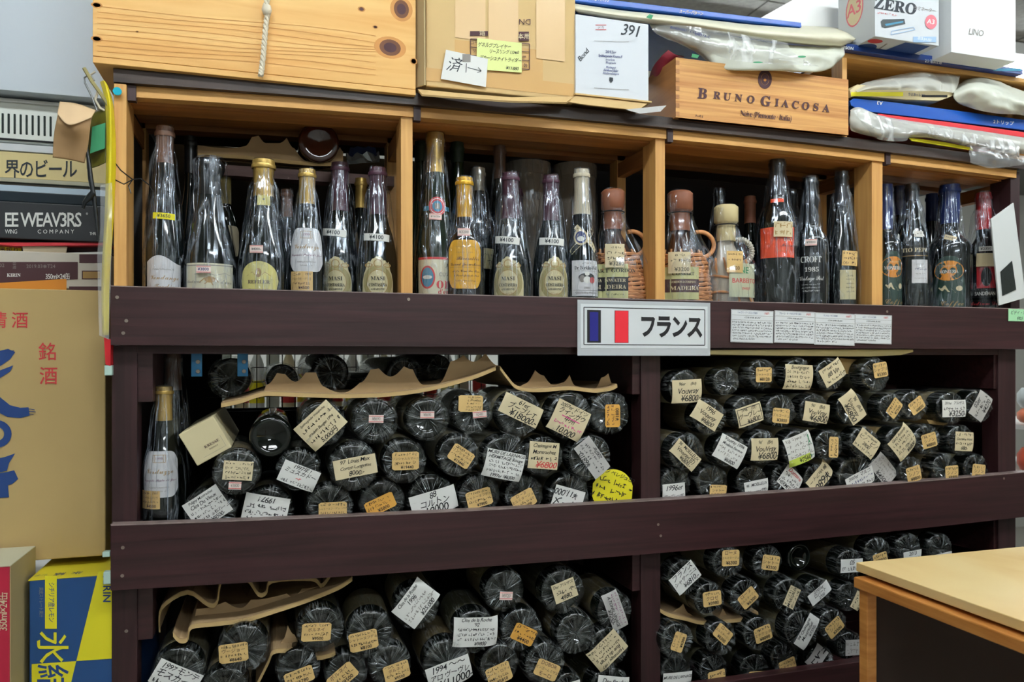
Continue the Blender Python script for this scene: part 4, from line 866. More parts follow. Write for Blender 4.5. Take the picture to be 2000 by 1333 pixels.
        if m is PINK: its += [('l', [(-W_/2, H_*.4), (W_/2, H_*.4)], .0007, 'r'), ('l', [(-W_/2, -H_*.4), (W_/2, -H_*.4)], .0007, 'r')]
        ink(o, its, fn)
    return t
CAPG = mat('gold_foil', 'c2a25a', .35, metal=.55); CAPY = mat('yellow_gold_foil', 'd9a62e', .3, metal=.4); CAPP = mat('plum_capsule', '4a2c3c', .4)
CAPK = mat('black_wax_cap', '15191c', .3); CAPBR = mat('brown_capsule', '6a4c3c', .5); CAPC = mat('ivory_capsule', 'c9bfa6', .5); CAPS = mat('silver_capsule', 'a8a090', .35, metal=.5)
CAPB = mat('blue_capsule', '1c2f66', .4); CAPR = mat('red_capsule', 'b02a30', .4); CAPO = mat('dark_grey_capsule', '2b2e34', .4)
INKS['z'] = mat('olive_ring_print', 'a89c68', .6); LW = mat('label_white', 'dcdce0', .6); LC = mat('label_cream', 'd8d4ba', .6); LY_ = mat('label_pale_yellow', 'd8cf7c', .6); LM = mat('label_parchment', 'cfc498', .6); LYO = mat('label_yellow_orange', 'e0a828', .55); LO = mat('label_orange_red', 'e84e26', .5)
masi = [('o', 0, -.14, .46, .40, 'z', .72), ('o', 0, -.14, .33, .30, 'o', .95), ('o', 0, .30, .13, .10, 'o', .8), ('o', -.28, .26, .13, .05, 'o', .7), ('o', .28, .26, .13, .05, 'o', .7), ('t', 'MASI', 0, -.05, .13, 0, 'k', 'S'), ('t', 'COSTASERA', 0, -.20, .105, 0, 'k', 'SN'), ('t', 'AMARONE', 0, -.30, .065, 0, 'k', 'S'), ('~', 0, -.40, .3, .04, 0, 'o')]
NT = 'k'
standing(322, 250, 34, 'flute', 'tall wrapped bottle with brown top, wavy white label, yellow ¥3650 strip', Y=.062, capm=CAPBR, caplen=.17, capfat=1.15, wrapw=1.2,
    labels=[(319, 535, 72, 72, 'wavy', LW, [('t', 'Domaine Trd Père Frères, Vile', 0, .12, .07, 0, 'g', 'N'), ('t', 'Vendange', .03, -.10, .19, 0, 'o', 'C'), ('t', 'Tardive', .06, -.34, .19, 0, 'o', 'C')])],
    strips=[(320, 422, 42, 12, -2, YEL, '¥3650', 'B')])
standing(410, 312, 49, 'champagne', 'wide wrapped bottle with black knob top and cream beetle label', Y=.066, capm=CAPK, caplen=.2, knob=True, wrapw=1.12,
    labels=[(410, 545, 100, 62, 'rect', LC, [('l', [(-.5, .42), (.5, .44)], .03, 'g'), ('l', [(-.3, .14), (-.1, .2), (.1, .12), (.3, .2), (.42, .14)], .012, 'g'), ('o', 0, -.02, .10, .1, 'o'), ('l', [(-.2, -.12), (-.1, .02), (.1, .02), (.16, -.1)], .03, 'o'), ('l', [(-.1, -.16), (0, -.04), (.06, -.2)], .03, 'o'), ('t', 'Andreas', -.33, -.08, .15, 0, 'g', 'C'), ('t', "d'uva", .33, -.08, .18, 0, 'g', 'C'), ('t', 'Pinotta 9', .0, -.4, .22, 0, 'm', 'C')])],
    strips=[(398, 527, 27, 14, 0, PINK, '¥3800', 'b')])
standing(515, 315, 46, 'champagne', 'wrapped bottle with gold foil top and oval pale yellow label', Y=.064, capm=CAPG, caplen=.2, capfat=1.25, wrapw=1.12,
    labels=[(505, 548, 80, 76, 'oval', LY_, [('o', 0, .20, .07, .12, 'o', .3), ('l', [(-.3, .12), (-.15, .22), (-.08, .14)], .012, 'o'), ('l', [(.3, .12), (.15, .22), (.08, .14)], .012, 'o'), ('t', 'REFILER', 0, -.04, .13, 0, 'm', 'S'), ('t', 'Spumante della', 0, -.22, .08, 0, 'o', 'C'), ('~', 0, -.34, .4, .05, 0, 'o')]),
            (515, 386, 26, 20, 'rect', LY_, [('o', 0, .1, .08, .1, 'g')])],
    strips=[(501, 487, 26, 15, 0, PINK, '¥4000-', 'B')])
VLAB = [('l', [(-.16, .26), (-.16, .42), (.16, .42), (.16, .26), (-.16, .26)], .01, 'o'), ('l', [(-.11, .26), (-.11, .42)], .01, 'o'), ('l', [(.11, .26), (.11, .42)], .01, 'o'), ('t', '1999', 0, .34, .08, 0, 'v', ''),
        ('t', 'Verduzzo', 0, .07, .155, 0, 'o', 'C'), ('t', 'Legaude Prato di Jusi', 0, -.12, .075, 0, 'v', 'C'), ('t', 'AZIENDA AGRICOLA', 0, -.28, .045, 0, 'g', ''), ('~', 0, -.36, .35, .03, 0, 'g')]
standing(600, 333, 36, 'burgundy', 'wrapped bottle with gold capsule and round-topped white label over tan tag', Y=.060, capm=CAPG, caplen=.2, capfat=1.12, wrapw=1.07,
    labels=[(598, 487, 72, 88, 'round', LW, VLAB), (588, 549, 46, 38, 'rect', TAN, [('~', -.2, .35, .4, .12, 0, 'm'), ('t', '1997', .3, .35, .17, 0, 'm', ''), ('t', 'ソローラモ・ドリゴ', 0, .1, .16, 0, 'm', 'N'), ('~', 0, -.12, .8, .12, 0, 'm'), ('t', '¥4500', .12, -.35, .22, 0, 'm', 'B')], 'over')])
for (px, yt, hf, yy, d, wr, lx, sx, sy, rt, Y_) in ((664, 320, 38, 330, 'wrapped bottle with plum capsule half hidden behind gold-capped bottle, shield label', 1.16, 655, 650, 453, -6, .10),
                                     (738, 330, 38, 330, 'wrapped bottle with plum capsule and parchment shield label beside second pine post', 1.16, 738, 735, 463, -3, .062),
                                     (997, 340, 38, 330, 'wrapped bottle with shield label right of the yellow-labelled bottle', 1.16, 992, 989, 468, -5, .062),
                                     (1076, 345, 35, 330, 'wrapped bottle with shield label left of the ivory-capped bottle', 1.15, 1084, 1078, 471, -3, .066)):
    t = standing(px, yt, hf, 'flute' if 0 else 'burgundy', d, Y=Y_, capm=CAPP, caplen=.27, capfat=1.12, wrapw=wr,
        labels=[(lx, 540, 66, 84, 'crest', LM, masi), (px, 397 if px < 900 else 412, 30, 13, 'rect', mat('plum_band', '7a3a5a', .5), [])], strips=[(sx, sy, 54, 14, rt, WHITE, '¥4100', 'B')])
standing(850, 262, 40, 'flute', 'tall green bottle with gold neck, red and blue neck seal, red lettered label', Y=.078, glass=GLASSG, capm=CAPG, caplen=.19, wrapw=1.05,
    labels=[(848, 540, 84, 76, 'rect', LC, [('#', -.5, .44, .5, .5, 'r'), ('o', -.24, -.02, .19, .3, 'r'), ('o', -.24, -.02, .15, .25, 'c'), ('o', -.24, -.02, .12, .05, 'w'), ('t', 'AL', .3, .28, .18, 0, 'k', 'S'), ('t', 'CUVÉE', .22, .05, .14, 0, 'g', ''), ('t', 'om', .22, -.18, .42, 0, 'r', 'S'), ('t', "d'egui", .22, -.4, .18, 0, 'r', 'S')]),
            (850, 400, 36, 38, 'oval', mat('seal_red', 'c03a44', .5), [('o', 0, 0, .42, .42, 'w', .93), ('o', 0, 0, .28, .3, 'c'), ('#', -.14, -.15, .14, .15, 'g')]), (850, 404, 62, 9, 'rect', INKS['c'], [])],
    strips=[(845, 422, 25, 12, -2, PINK, '¥16004', 'g')], face=.05)
standing(907, 349, 38, 'squat', 'squat dark bottle with golden cap and yellow arched label', Y=.056, glass=mat('brown_black_glass', '17100c', .06), capm=CAPY, caplen=.24, capfat=1.1, wrapw=1.06,
    labels=[(908, 516, 72, 96, 'round', LYO, [('~', 0, .36, .6, .03, 0, 'o'), ('~', 0, .24, .5, .03, 0, 'o'), ('t', 'Rivesaltes', .1, .12, .11, 0, 'm', 'C'), ('t', 'Grand Jean-Marie', .04, .0, .09, 0, 'm', 'C'), ('l', [(-.45, -.06), (.45, -.07)], .006, 'o'), ('t', 'de la Cour des Rois', .04, -.14, .07, 0, 'm', 'C'), ('t', 'à Saint-Jean de Pied', .06, -.23, .06, 0, 'm', 'C'), ('~', 0, -.34, .6, .03, 0, 'm')])],
    strips=[(906, 453, 25, 15, 0, PINK, '¥3200', 'g')])
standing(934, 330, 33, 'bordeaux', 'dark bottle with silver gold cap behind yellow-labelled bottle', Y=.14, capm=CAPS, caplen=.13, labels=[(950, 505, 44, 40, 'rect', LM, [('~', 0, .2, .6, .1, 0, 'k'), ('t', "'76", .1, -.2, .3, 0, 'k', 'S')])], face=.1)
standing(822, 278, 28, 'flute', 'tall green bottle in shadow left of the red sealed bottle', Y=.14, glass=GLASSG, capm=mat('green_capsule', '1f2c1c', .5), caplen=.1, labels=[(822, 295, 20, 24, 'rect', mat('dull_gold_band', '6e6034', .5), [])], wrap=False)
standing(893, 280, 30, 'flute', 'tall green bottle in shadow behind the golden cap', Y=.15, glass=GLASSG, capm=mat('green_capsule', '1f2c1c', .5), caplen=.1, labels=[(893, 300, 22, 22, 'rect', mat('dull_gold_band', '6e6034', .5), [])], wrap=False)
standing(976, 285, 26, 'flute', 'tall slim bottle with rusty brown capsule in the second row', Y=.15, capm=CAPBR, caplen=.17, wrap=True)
standing(1136, 333, 32, 'flute', 'wrapped bottle with ivory capsule, white crest label and crossed neck ribbon', Y=.058, capm=CAPC, caplen=.26, capfat=1.1, wrapw=1.03,
    labels=[(1138, 543, 62, 70, 'rect', LW, [('~', 0, .42, .3, .05, 0, 'g'), ('t', 'Dr. Bürklin-Wolf', 0, .28, .15, 0, 'k', 'SN'), ('l', [(-.4, .2), (.4, .2)], .01, 'g'), ('o', 0, .02, .28, .12, 'k'), ('o', -.16, -.02, .09, .1, 'g'), ('o', .0, -.05, .12, .1, 'w'), ('o', .18, -.06, .09, .09, 'r'), ('o', 0, .12, .08, .06, 'w'), ('t', '2000', 0, -.28, .08, 0, 'g', 'S'), ('l', [(-.46, -.34), (.46, -.34)], .01, 'g'), ('t', 'Gutsriesling Pfalzwein', 0, -.41, .07, 0, 'g', 'S')]),
            (1136, 465, 62, 64, 'rect', GLASS, [('l', [(-.52, -.42), (.5, .42)], .17, 'e'), ('l', [(-.3, .4), (.42, -.36)], .17, 'e'), ('o', -.14, .05, .24, .25, 'e'), ('o', -.14, .05, .18, .19, 'b'), ('o', -.14, .0, .12, .08, 'w')])], face=.12)
# flask bottles in wicker
WIC = mat('wicker_strand', 'dc9a64', .6, var=.3, bscale=40); WICW = mat('white_rattan', 'cdc8bb', .6, var=.1)
def flask(px, ytop, bx, half, desc, capm, Y, glass, labels, wick=WIC, white=False, tagdat=None):
    b0 = P(px, 560, Y); base = Vector((b0.x, Y, SZ)); zz = ZS(px, Y); H = P(px, ytop, Y).z-SZ; R = half*zz; dx = (bx-px)*zz
    t = thing('wicker_flask', desc, 'bottle', base, group='wicker covered flasks')
    HB = H*.64
    def prr(s):  # body radius by height 0..1 of the belly
        return R*(.80+.22*math.sin(min(1, s*1.25)*math.pi*.62)) if s < .5 else R*(1.005*max(.16, math.cos((s-.5)*1.32*1.0)**.8))*(1 if s < .9 else .9)
    nk = R*.36; prf = [(R*.8, 0)]+[(prr(s/10), HB*s/10) for s in range(1, 10)]+[(nk*1.5, HB*1.02), (nk*1.08, HB*1.12), (nk, HB*1.2), (nk, H*.97)]
    b = B().lathe([(.001, 0)]+prf+[(.001, H*.97)], 30); b.v = [(v[0]*1.0+dx*(1-min(1, v[2]/(HB*1.1)))**.7, v[1]*.62, v[2]) for v in b.v]; b.make('glass', glass, t, smooth=True)
    cap = B().lathe([(nk*1.15, H*.74), (nk*1.2, H*.8), (nk*1.12, H*.86), (nk*1.5, H*.88), (nk*1.5, H*.985), (nk*1.2, H), (.001, H)], 20, cap=False); cap.make('cap', capm, t, smooth=True)
    B().tube([(nk*1.45*math.cos(a*.5236), nk*1.45*math.sin(a*.5236), H*.855) for a in range(12)], .0012, 6, closed=True).make('band', BLACK, t)
    rr = random.Random(px); rows = 25 if not white else 5
    off = lambda z: dx*(1-min(1, z/(HB*1.1)))**.7
    for j in range(rows):
        b = B(); z0_ = HB*(.03+.90*j/rows); pts = []; n = 56
        for i in range(n):
            a = 2*math.pi*i/n; wv = math.sin(a*11+math.pi*j)*.0016; s = z0_/HB; r_ = prr(s)*1.02+.0015+wv
            pts.append((off(z0_)+r_*math.cos(a), r_*.62*math.sin(a)*1.0-.0, z0_+.0022*math.sin(a*3+j)))
        b.tube(pts, .0034 if not white else .0022, 6, closed=True); b.make('woven_strand', wick, t, smooth=True)
    for i in range(11 if not white else 8):
        a = 2*math.pi*(i+.5)/(11 if not white else 8); b = B(); pts = []
        for k_ in range(9):
            s = .02+.94*k_/8; r_ = prr(s)*1.02+.0012; pts.append((off(s*HB)+r_*math.cos(a+(.0 if not white else .35*math.sin(s*6+i))), r_*.62*math.sin(a), s*HB))
        b.tube(pts, .0022, 6); b.make('stake', wick if not white else WIC, t, smooth=True)
    pts = []                                            # looped handle from the neck down to the shoulder
    for k_ in range(17):
        a = math.pi*(.62-1.12*k_/16); pts.append((nk*1.0+R*.62+R*.66*math.cos(a)*(1.0) if not white else nk*.6+R*.55+R*.6*math.cos(a), 0, HB*1.03+R*.55*math.sin(a)+(.0 if not white else .004)))
    b = B().tube(pts, .0046 if white else .0042, 8); b.make('handle', wick if not white else WICW, t, smooth=True)
    if white:
        b = B()
        for k_ in range(0, 16):
            q0, q1 = Vector(pts[k_]), Vector(pts[k_+1]); m_ = (q0+q1)/2; d_ = (q1-q0).normalized(); e = Vector((-d_.z, 0, d_.x))
            b.tube([m_+e*.0052*math.cos(g*1.047)+Vector((0, .0052*math.sin(g*1.047), 0)) for g in range(6)], .0012, 5, closed=True)
        b['kind'] if False else None
        b.make('handle_binding', WICW, t, smooth=True)
    for (lx, ly, lw, lh, m, its, nm) in labels:
        zc = P(lx, ly, Y-R*.6).z-SZ; z1 = ZS(lx, Y-R*.6); W_, H_ = lw*z1, lh*z1; du = (lx-px)*z1
        def fn(u, v, h, zc=zc, du=du, nm=nm):
            x = u+du; c = off(zc); q = max(-1, min(1, (x-c)/(R*1.12))); return Vector((x, -(R*.62*1.04)*math.sqrt(max(.05, 1-q*q))-.006-h-(.0015 if nm == 'tag' else 0), zc+v))
        b = B(); patch(b, fn, W_, H_, 'rect'); o = b.make(nm, m, t, smooth=True)
        out = []
        for it in its:
            it = list(it)
            if it[0] == 't': it[2] *= W_; it[3] *= H_; it[4] *= H_
            elif it[0] in '~#o': it[1] *= W_; it[2] *= H_; it[3] *= W_; it[4] *= H_
            out.append(tuple(it))
        ink(o, out, fn)
    b = B(); n = 48; rws = []
    for s in (0, .1, .25, .4, .5, .6, .7, .78, .85, .88, .92, .97, 1.01):
        z_ = s*H; row = []
        if s < .52: r_ = R*1.13
        else: r_ = R*1.13+(nk*1.35-R*1.13)*((s-.5)/.35)**.8 if s < .85 else (nk*1.6 if s > .87 else nk*1.5)
        if s > 1: r_ = nk
        for i in range(n+1):
            a = 2*math.pi*(i % n)/n; q = noise.noise((math.cos(a)*5+px, math.sin(a)*5, z_*9)); r2 = r_*(1+.05*q)+(R*.42*max(0, math.cos(a))*math.sin(math.pi*min(1, s/.85)) if .2 < s < .85 else 0)
            row.append((off(z_)*.9+r2*math.cos(a), r2*.78*math.sin(a)-.002, z_))
        rws.append(row)
    b.grid(rws); o = b.make('plastic_wrap', WRAPS, t); o.data.polygons.foreach_set('use_smooth', [True]*len(o.data.polygons))
    return t
GORD = lambda top: [('#', -.5, .1, .5, .5, 'l') if 0 else ('#', -.5, -.28, .5, .12, 'k'), ('t', top, -.05, .3, .16, 0, 'k', 'S'), ('t', 'RAINWATER', 0, .02, .13, 0, 'e', 'S'), ('t', 'MADEIRA', 0, -.17, .17, 0, 'e', 'S'), ('~', .1, -.38, .5, .05, 0, 'k')]
BRG = mat('madeira_glass', '3a1c10', .12, spec=.6); CORKP = mat('brown_wrapped_cap', '8a5238', .6, var=.2, bscale=30)
flask(1197, 372, 1232, 43, 'wicker covered flask with brown top and dark green label, left of middle post', CORKP, .068, BRG,
      [(1182, 549, 64, 68, mat('label_olive_cream', 'c9c890', .6), GORD('COSSART GORDON'), 'label'), (1187, 500, 36, 46, CREAM, [('~', 0, .35, .5, .1, 0, 'k'), ('~', 0, .12, .85, .13, 0, 'k'), ('~', 0, -.1, .85, .13, 0, 'k'), ('t', '¥3280', .08, -.34, .24, 0, 'k', '')], 'tag')])
flask(1328, 375, 1352, 46, 'wicker covered flask with brown top and maroon label, right of middle post', CORKP, .066, BRG,
      [(1318, 553, 62, 64, mat('label_olive_cream', 'c9c890', .6), [('#', -.5, -.28, .5, .12, 'm'), ('t', 'COSSART', 0, .28, .14, 0, 'k', 'S'), ('t', 'GORDON & COMPANY', 0, .03, .1, 0, 'e', 'SN'), ('t', 'MADEIRA', .05, -.16, .18, 0, 'e', 'S')], 'label'), (1310, 513, 40, 42, CREAM, [('~', 0, .35, .5, .1, 0, 'k'), ('~', 0, .1, .85, .13, 0, 'k'), ('t', '¥3200', .08, -.32, .26, 0, 'k', '')], 'tag')])
flask(1418, 402, 1440, 43, 'flask in white rattan basket with looped white handle and paper top', mat('cream_paper_top', 'c9b98a', .7), .064, mat('pale_flask', 'b8b0a0', .4),
      [(1436, 548, 62, 66, mat('label_pale_green', 'c4c8a8', .6), [('t', 'VINE', -.1, .3, .26, -3, 'G', 'B'), ('t', 'BARBEITO', .05, -.02, .19, 0, 'r', 'B'), ('t', 'SWEET', .1, -.25, .1, 0, 'r', 'B')], 'label'), (1416, 512, 34, 42, TAN, [('~', 0, .35, .8, .1, 0, 'm'), ('~', 0, .1, .8, .1, 0, 'm'), ('t', "'00", .1, -.3, .25, 0, 'm', '')], 'tag')], white=True)
standing(1518, 310, 37, 'squat' if 0 else 'bordeaux', 'tall dark wrapped bottle with wide orange red label', Y=.062, capm=CAPO, caplen=.2, wrapw=1.12,
    labels=[(1518, 472, 74, 60, 'rect', LO, [('t', 'DRY', .3, .08, .16, 0, 'w', 'S'), ('t', 'Messina', .3, -.1, .15, 0, 'm', 'C'), ('~', .2, -.28, .4, .05, 0, 'o')]), (1518, 386, 27, 8, 'rect', LO, [])], strips=[(1530, 448, 37, 30, -2, CREAM, ['~', '~'], 'o')])
standing(1583, 348, 31, 'port', 'black port bottle with white 1985 lettering, right of the orange label', Y=.062, capm=CAPK, caplen=.28, wrapw=1.06,
    labels=[(1584, 520, 62, 104, 'rect', mat('black_label', '0c0c0e', .3), [('t', 'CROFT', 0, .13, .165, 0, 'w', 'SN'), ('t', '1985', .02, -.06, .12, 0, 'w', 'S'), ('t', 'Vintage Port', .02, -.22, .13, 0, 'w', 'CN'), ('~', .0, -.34, .6, .025, 0, 'w'), ('~', .0, -.4, .6, .025, 0, 'w'), ('~', .0, -.46, .5, .03, 0, 'w')])],
    strips=[(1584, 473, 22, 13, 0, PINK, '¥9800', 'g')])
standing(1644, 337, 30, 'burgundy', 'wrapped bottle with tan tag above a cream back label, near third post', Y=.064, capm=CAPO, caplen=.2, wrapw=1.2,
    labels=[(1657, 556, 33, 58, 'rect', LM, [('~', .1, .3, .5, .05, 0, 'k'), ('~', .1, .18, .5, .05, 0, 'k'), ('~', .1, .04, .5, .05, 0, 'k'), ('~', .1, -.1, .5, .05, 0, 'k'), ('~', .1, -.24, .5, .05, 0, 'g')]), (1640, 378, 20, 20, 'rect', mat('dull_gold_band', '6e6034', .5), [])],
    strips=[(1660, 505, 32, 29, -3, TAN, ['~', '~', '~'], 'm')])
mont = [('o', 0, .22, .44, .19, 'O'), ('t', 'MONTERIA', 0, .2, .085, 0, 'w', 'SN'), ('t', 'COLECCIÓN', 0, .31, .04, 0, 'e', ''), ('p', [(-.3, -.1), (-.1, -.06), (.1, -.14), (.2, -.2), (0, -.18), (-.2, -.16)], 'e'), ('o', .3, -.12, .1, .05, 'e'), ('t', 'Coffee', .1, -.4, .14, 0, 'o', 'C')]
MLAB = mat('label_dark_green', '1c3a30', .5)
standing(1730, 362, 28, 'port', 'bottle with blue capsule and picture label partly behind third post', Y=.075, glass=GLASS, capm=CAPB, caplen=.28, labels=[(1730, 545, 54, 110, 'arch', MLAB, mont)], strips=[(1748, 462, 14, 10, -20, WHITE, '~', 'g')], face=.25)
standing(1781, 361, 29, 'bordeaux', 'slim black bottle with square white label below spaced lettering', Y=.066, capm=CAPO, caplen=.1, wrapw=1.28,
    labels=[(1797, 530, 34, 46, 'rect', LW, [('~', 0, .3, .6, .05, 0, 'g'), ('~', 0, .1, .7, .1, 0, 'b'), ('~', 0, -.1, .6, .05, 0, 'g'), ('~', 0, -.3, .7, .05, 0, 'g')]), (1788, 490, 56, 22, 'rect', mat('black_label', '0c0c0e', .3), [('t', 'TIO PEPE', 0, .1, .5, 0, 'e', 'S'), ('l', [(-.5, -.4), (.5, -.4)], .05, 'o')])],
    strips=[(1793, 457, 17, 11, -3, WHITE, '~', 'g')])
standing(1855, 363, 36, 'port', 'broad dark bottle tightly wrapped, blue capsule, orange sunset label', Y=.066, capm=CAPB, caplen=.24, capfat=1.15, wrapw=1.05,
    labels=[(1853, 550, 64, 104, 'arch', MLAB, mont)], strips=[(1856, 462, 22, 9, -18, CREAM, '~', 'g')])
standing(1921, 378, 30, 'port', 'black bottle with red neck and red label with caped figure', Y=.07, capm=CAPR, caplen=.24, wrapw=1.3,
    labels=[(1926, 540, 34, 44, 'rect', mat('label_red', 'c0202c', .5), [('o', 0, .0, .28, .42, 'k'), ('p', [(-.26, -.05), (.28, -.05), (.32, -.45), (-.3, -.35)], 'k')]), (1924, 573, 46, 16, 'rect', mat('black_label', '0c0c0e', .3), [('t', 'SANDEMAN', 0, 0, .62, 0, 'w', 'BN')]), (1924, 592, 46, 14, 'rect', mat('black_label', '0c0c0e', .3), [('t', 'Medium Dry', 0, 0, .75, 0, 'r', 'C')])],
    strips=[(1925, 485, 24, 9, 0, WHITE, '¥2350', 'k'), (1926, 507, 35, 26, -2, CREAM, ['~', '~'], 'e')])
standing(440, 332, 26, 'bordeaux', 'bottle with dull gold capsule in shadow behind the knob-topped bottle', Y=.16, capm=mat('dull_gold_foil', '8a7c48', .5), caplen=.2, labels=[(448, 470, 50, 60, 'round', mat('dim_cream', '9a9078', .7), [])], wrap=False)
for i, (px, yt, c, d) in enumerate(((372, 268, CAPK, 'black capped bottle in shadow right of the tall brown-topped bottle'), (560, 372, CAPBR, 'shadowed bottle with brown capsule left of the round-topped white label'), (705, 350, CAPG, 'shadowed gold capped bottle between two plum capped bottles'),
        (1405, 370, CAPK, 'black capped bottle behind the white rattan flask'), (1465, 385, CORKP, 'brown capped bottle in shadow left of the orange-labelled bottle'), (1757, 365, CAPB, 'blue capped bottle in shadow left of the slim black bottle'), (1820, 380, CAPB, 'blue capped bottle in shadow left of the broad dark bottle'), (1545, 372, CAPO, 'dark bottle in shadow between orange label and 1985 bottle'), (1010, 370, CAPP, 'dark bottle in shadow behind the second row canister'))):
    standing(px, yt, 27, 'burgundy', d, Y=.14, capm=c, caplen=.18, wrap=(i % 2 == 1))
for i, (px, yt) in enumerate(((1032, 322), (1122, 326))):
    p = P(px, 560, .25); zz = ZS(px, .25); H = P(px, yt, .25).z-SZ
    t = thing('canister', 'pale cardboard canister in plastic at the back, %s one' % ('left' if i == 0 else 'right'), 'canister', (p.x, .25, SZ), group='pale canisters at the back')
    B().lathe([(.001, 0), (.044, 0), (.044, H*.93), (.046, H*.93), (.046, H), (.001, H)], 28).make('tube', mat('canister_card', '9a8c7c', .7), t, smooth=True)
    fn = lambda u, v, h: Vector(((.0465+h)*math.sin(u/.046), -(.0465+h)*math.cos(u/.046), v))
    ink(t, [('t', 'YMER', 0, H*.8, .02, 0, 'g', 'S')], fn)
    B().lathe([(.048, .002), (.049, H*.5), (.048, H*.98), (.047, H*1.01)], 30, cap=False).make('plastic_wrap', WRAPS, t, smooth=True)
# left bay standing bottles
standing(320, 756, 37, 'burgundy', 'bottle with gold capsule and white label standing in the upper left bay', Y=.064, capm=CAPG, caplen=.21, capfat=1.12, z0=1.107, wrapw=1.06, group='bottles standing in the upper left bay',
    labels=[(311, 928, 74, 90, 'round', LW, VLAB), (293, 978, 46, 36, 'rect', TAN, [('~', -.2, .35, .4, .12, 0, 'm'), ('t', '1997', .3, .35, .17, 0, 'm', ''), ('t', 'ソローラモ・ドリゴ', 0, .1, .16, 0, 'm', 'N'), ('~', 0, -.12, .8, .12, 0, 'm'), ('t', '¥4500', .12, -.35, .22, 0, 'm', 'B')], 'over')])
standing(338, 692, 34, 'flute', 'tall brown topped wrapped bottle behind the gold-capped one, upper left bay', Y=.15, capm=CAPBR, caplen=.2, z0=1.107, wrapw=1.2, group='bottles standing in the upper left bay')
# kraft tray, bottle and packet on the rear ledge of the first compartment
tray('bottle_tray', 'kraft scalloped tray on the mauve ledge in the first compartment', [(386, 300), (470, 304), (600, 317), (668, 318)], .128, [(scal([(386, 284), (450, 290), (478, 286), (492, 268), (505, 265), (520, 280), (545, 280), (560, 270), (575, 290), (600, 315), (640, 315), (664, 288), (670, 296)]), .136)], depth=.045)
p = P(623, 277, .112); t = thing('wine_bottle', 'amber bottle lying with round base forward on the upper kraft tray', 'bottle', p); s = 39*ZS(623, .112)/.0375
o = bpy.data.objects.new('glass', LY_ME.copy()); COL.objects.link(o); o.parent = t; o.scale = (s, .3, s); o.data.materials[0] = GLASSB
a0 = P(680, 318, .15); t = thing('foil_packet', 'blue and silver foil packet lying on the mauve ledge', 'packet', a0)
B().grid([[P(676+i*8, 300+4*math.sin(i*2.1), .15+.005*math.sin(i)) for i in range(9)], [P(678+i*8, 312+3*math.sin(i*1.3), .145) for i in range(9)], [P(676+i*8, 320-i*.6, .15) for i in range(9)]]).make('foil', mat('silver_foil', '9aa4a8', .3, metal=.6), t, tuple(a0), thick=.004)
B().grid([[P(684+i*7, 288+2*math.sin(i*2.1), .154) for i in range(8)], [P(680+i*8, 304+3*math.sin(i*1.3), .15) for i in range(8)]]).make('print', mat('navy_foil', '16284a', .3), t, tuple(a0), thick=.003)
a0 = P(1965, 500, .03); t = thing('plastic_sheet', 'white plastic panel with dark speckled square leaning at the right end', 'panel', a0)
B().prism([P(1936, 428, -.004), P(1980, 396, -.004), P(2004, 582, -.004), P(1952, 597, -.004)], (0, .004, 0)).make('sheet', mat('panel_white', 'd8dcdc', .4), t, tuple(a0), bevel=.001)
B().prism([P(1954, 531, -.005), P(1976, 510, -.005), P(1984, 566, -.005), P(1958, 578, -.005)], (0, -.001, 0)).make('speckled_print', mat('black_speckle', '1c2420', .5, var=.6, bscale=300), t, tuple(a0))
p = P(1946, 600, .03); B().lathe([(.012, 0), (.016, .004), (.016, .008), (.012, .012)], 20, 'y', cap=True)
# small items on the left post
p = P(233, 185, .008); t = thing('push_pin', 'small turquoise push pin on the left pine post', 'pin', p, (0, .5, 0)); B().lathe([(.0058, -.016), (.006, -.014), (.003, -.012), (.0028, -.006), (.0052, -.004), (.0054, -.002), (.0008, -.001)], 16, 'y').make('head', mat('turquoise_plastic', '18b0c8', .25, coat=.5), t, smooth=True); B().tube([(0, -.001, 0), (0, .004, 0)], .0006, 6).make('needle', NAIL, t)
a0 = P(250, 350, .0)
t = thing('black_wire', 'thin twisted black wire around the left pine post', 'wire', a0)
for pts in ([(222, 315), (236, 333), (259, 351)], [(222, 350), (242, 360), (259, 351)], [(259, 351), (251, 363), (256, 378)], [(259, 351), (275, 349), (292, 362), (298, 372)]):
    B().tube([P(x, y, .0) for x, y in pts], .0009, 6).make('strand', CAPK, t, tuple(a0), smooth=True)
# ------------------------------------------------------------------ boxes and bags on top
def slab(name, label, cat, x0, x1, yb, yt, Y, depth, m, bevel=.001, xref=None, names='body', group=None, xyz=None):
    """upright box whose front stands at depth Y; px extents measured on that front"""
    a, b_ = P(x0, yb, Y), P(x1, yb, Y); zt = P(x0, yt, Y).z
    t = thing(name, label, cat, ((a.x+b_.x)/2, Y+depth/2, a.z), group=group); w2 = (b_.x-a.x)/2
    B().box(-w2, w2, -depth/2, depth/2, 0, zt-a.z).make(names, m, t, bevel=bevel)
    return t, w2*2, zt-a.z, depth
STAIN = {'k': 0}
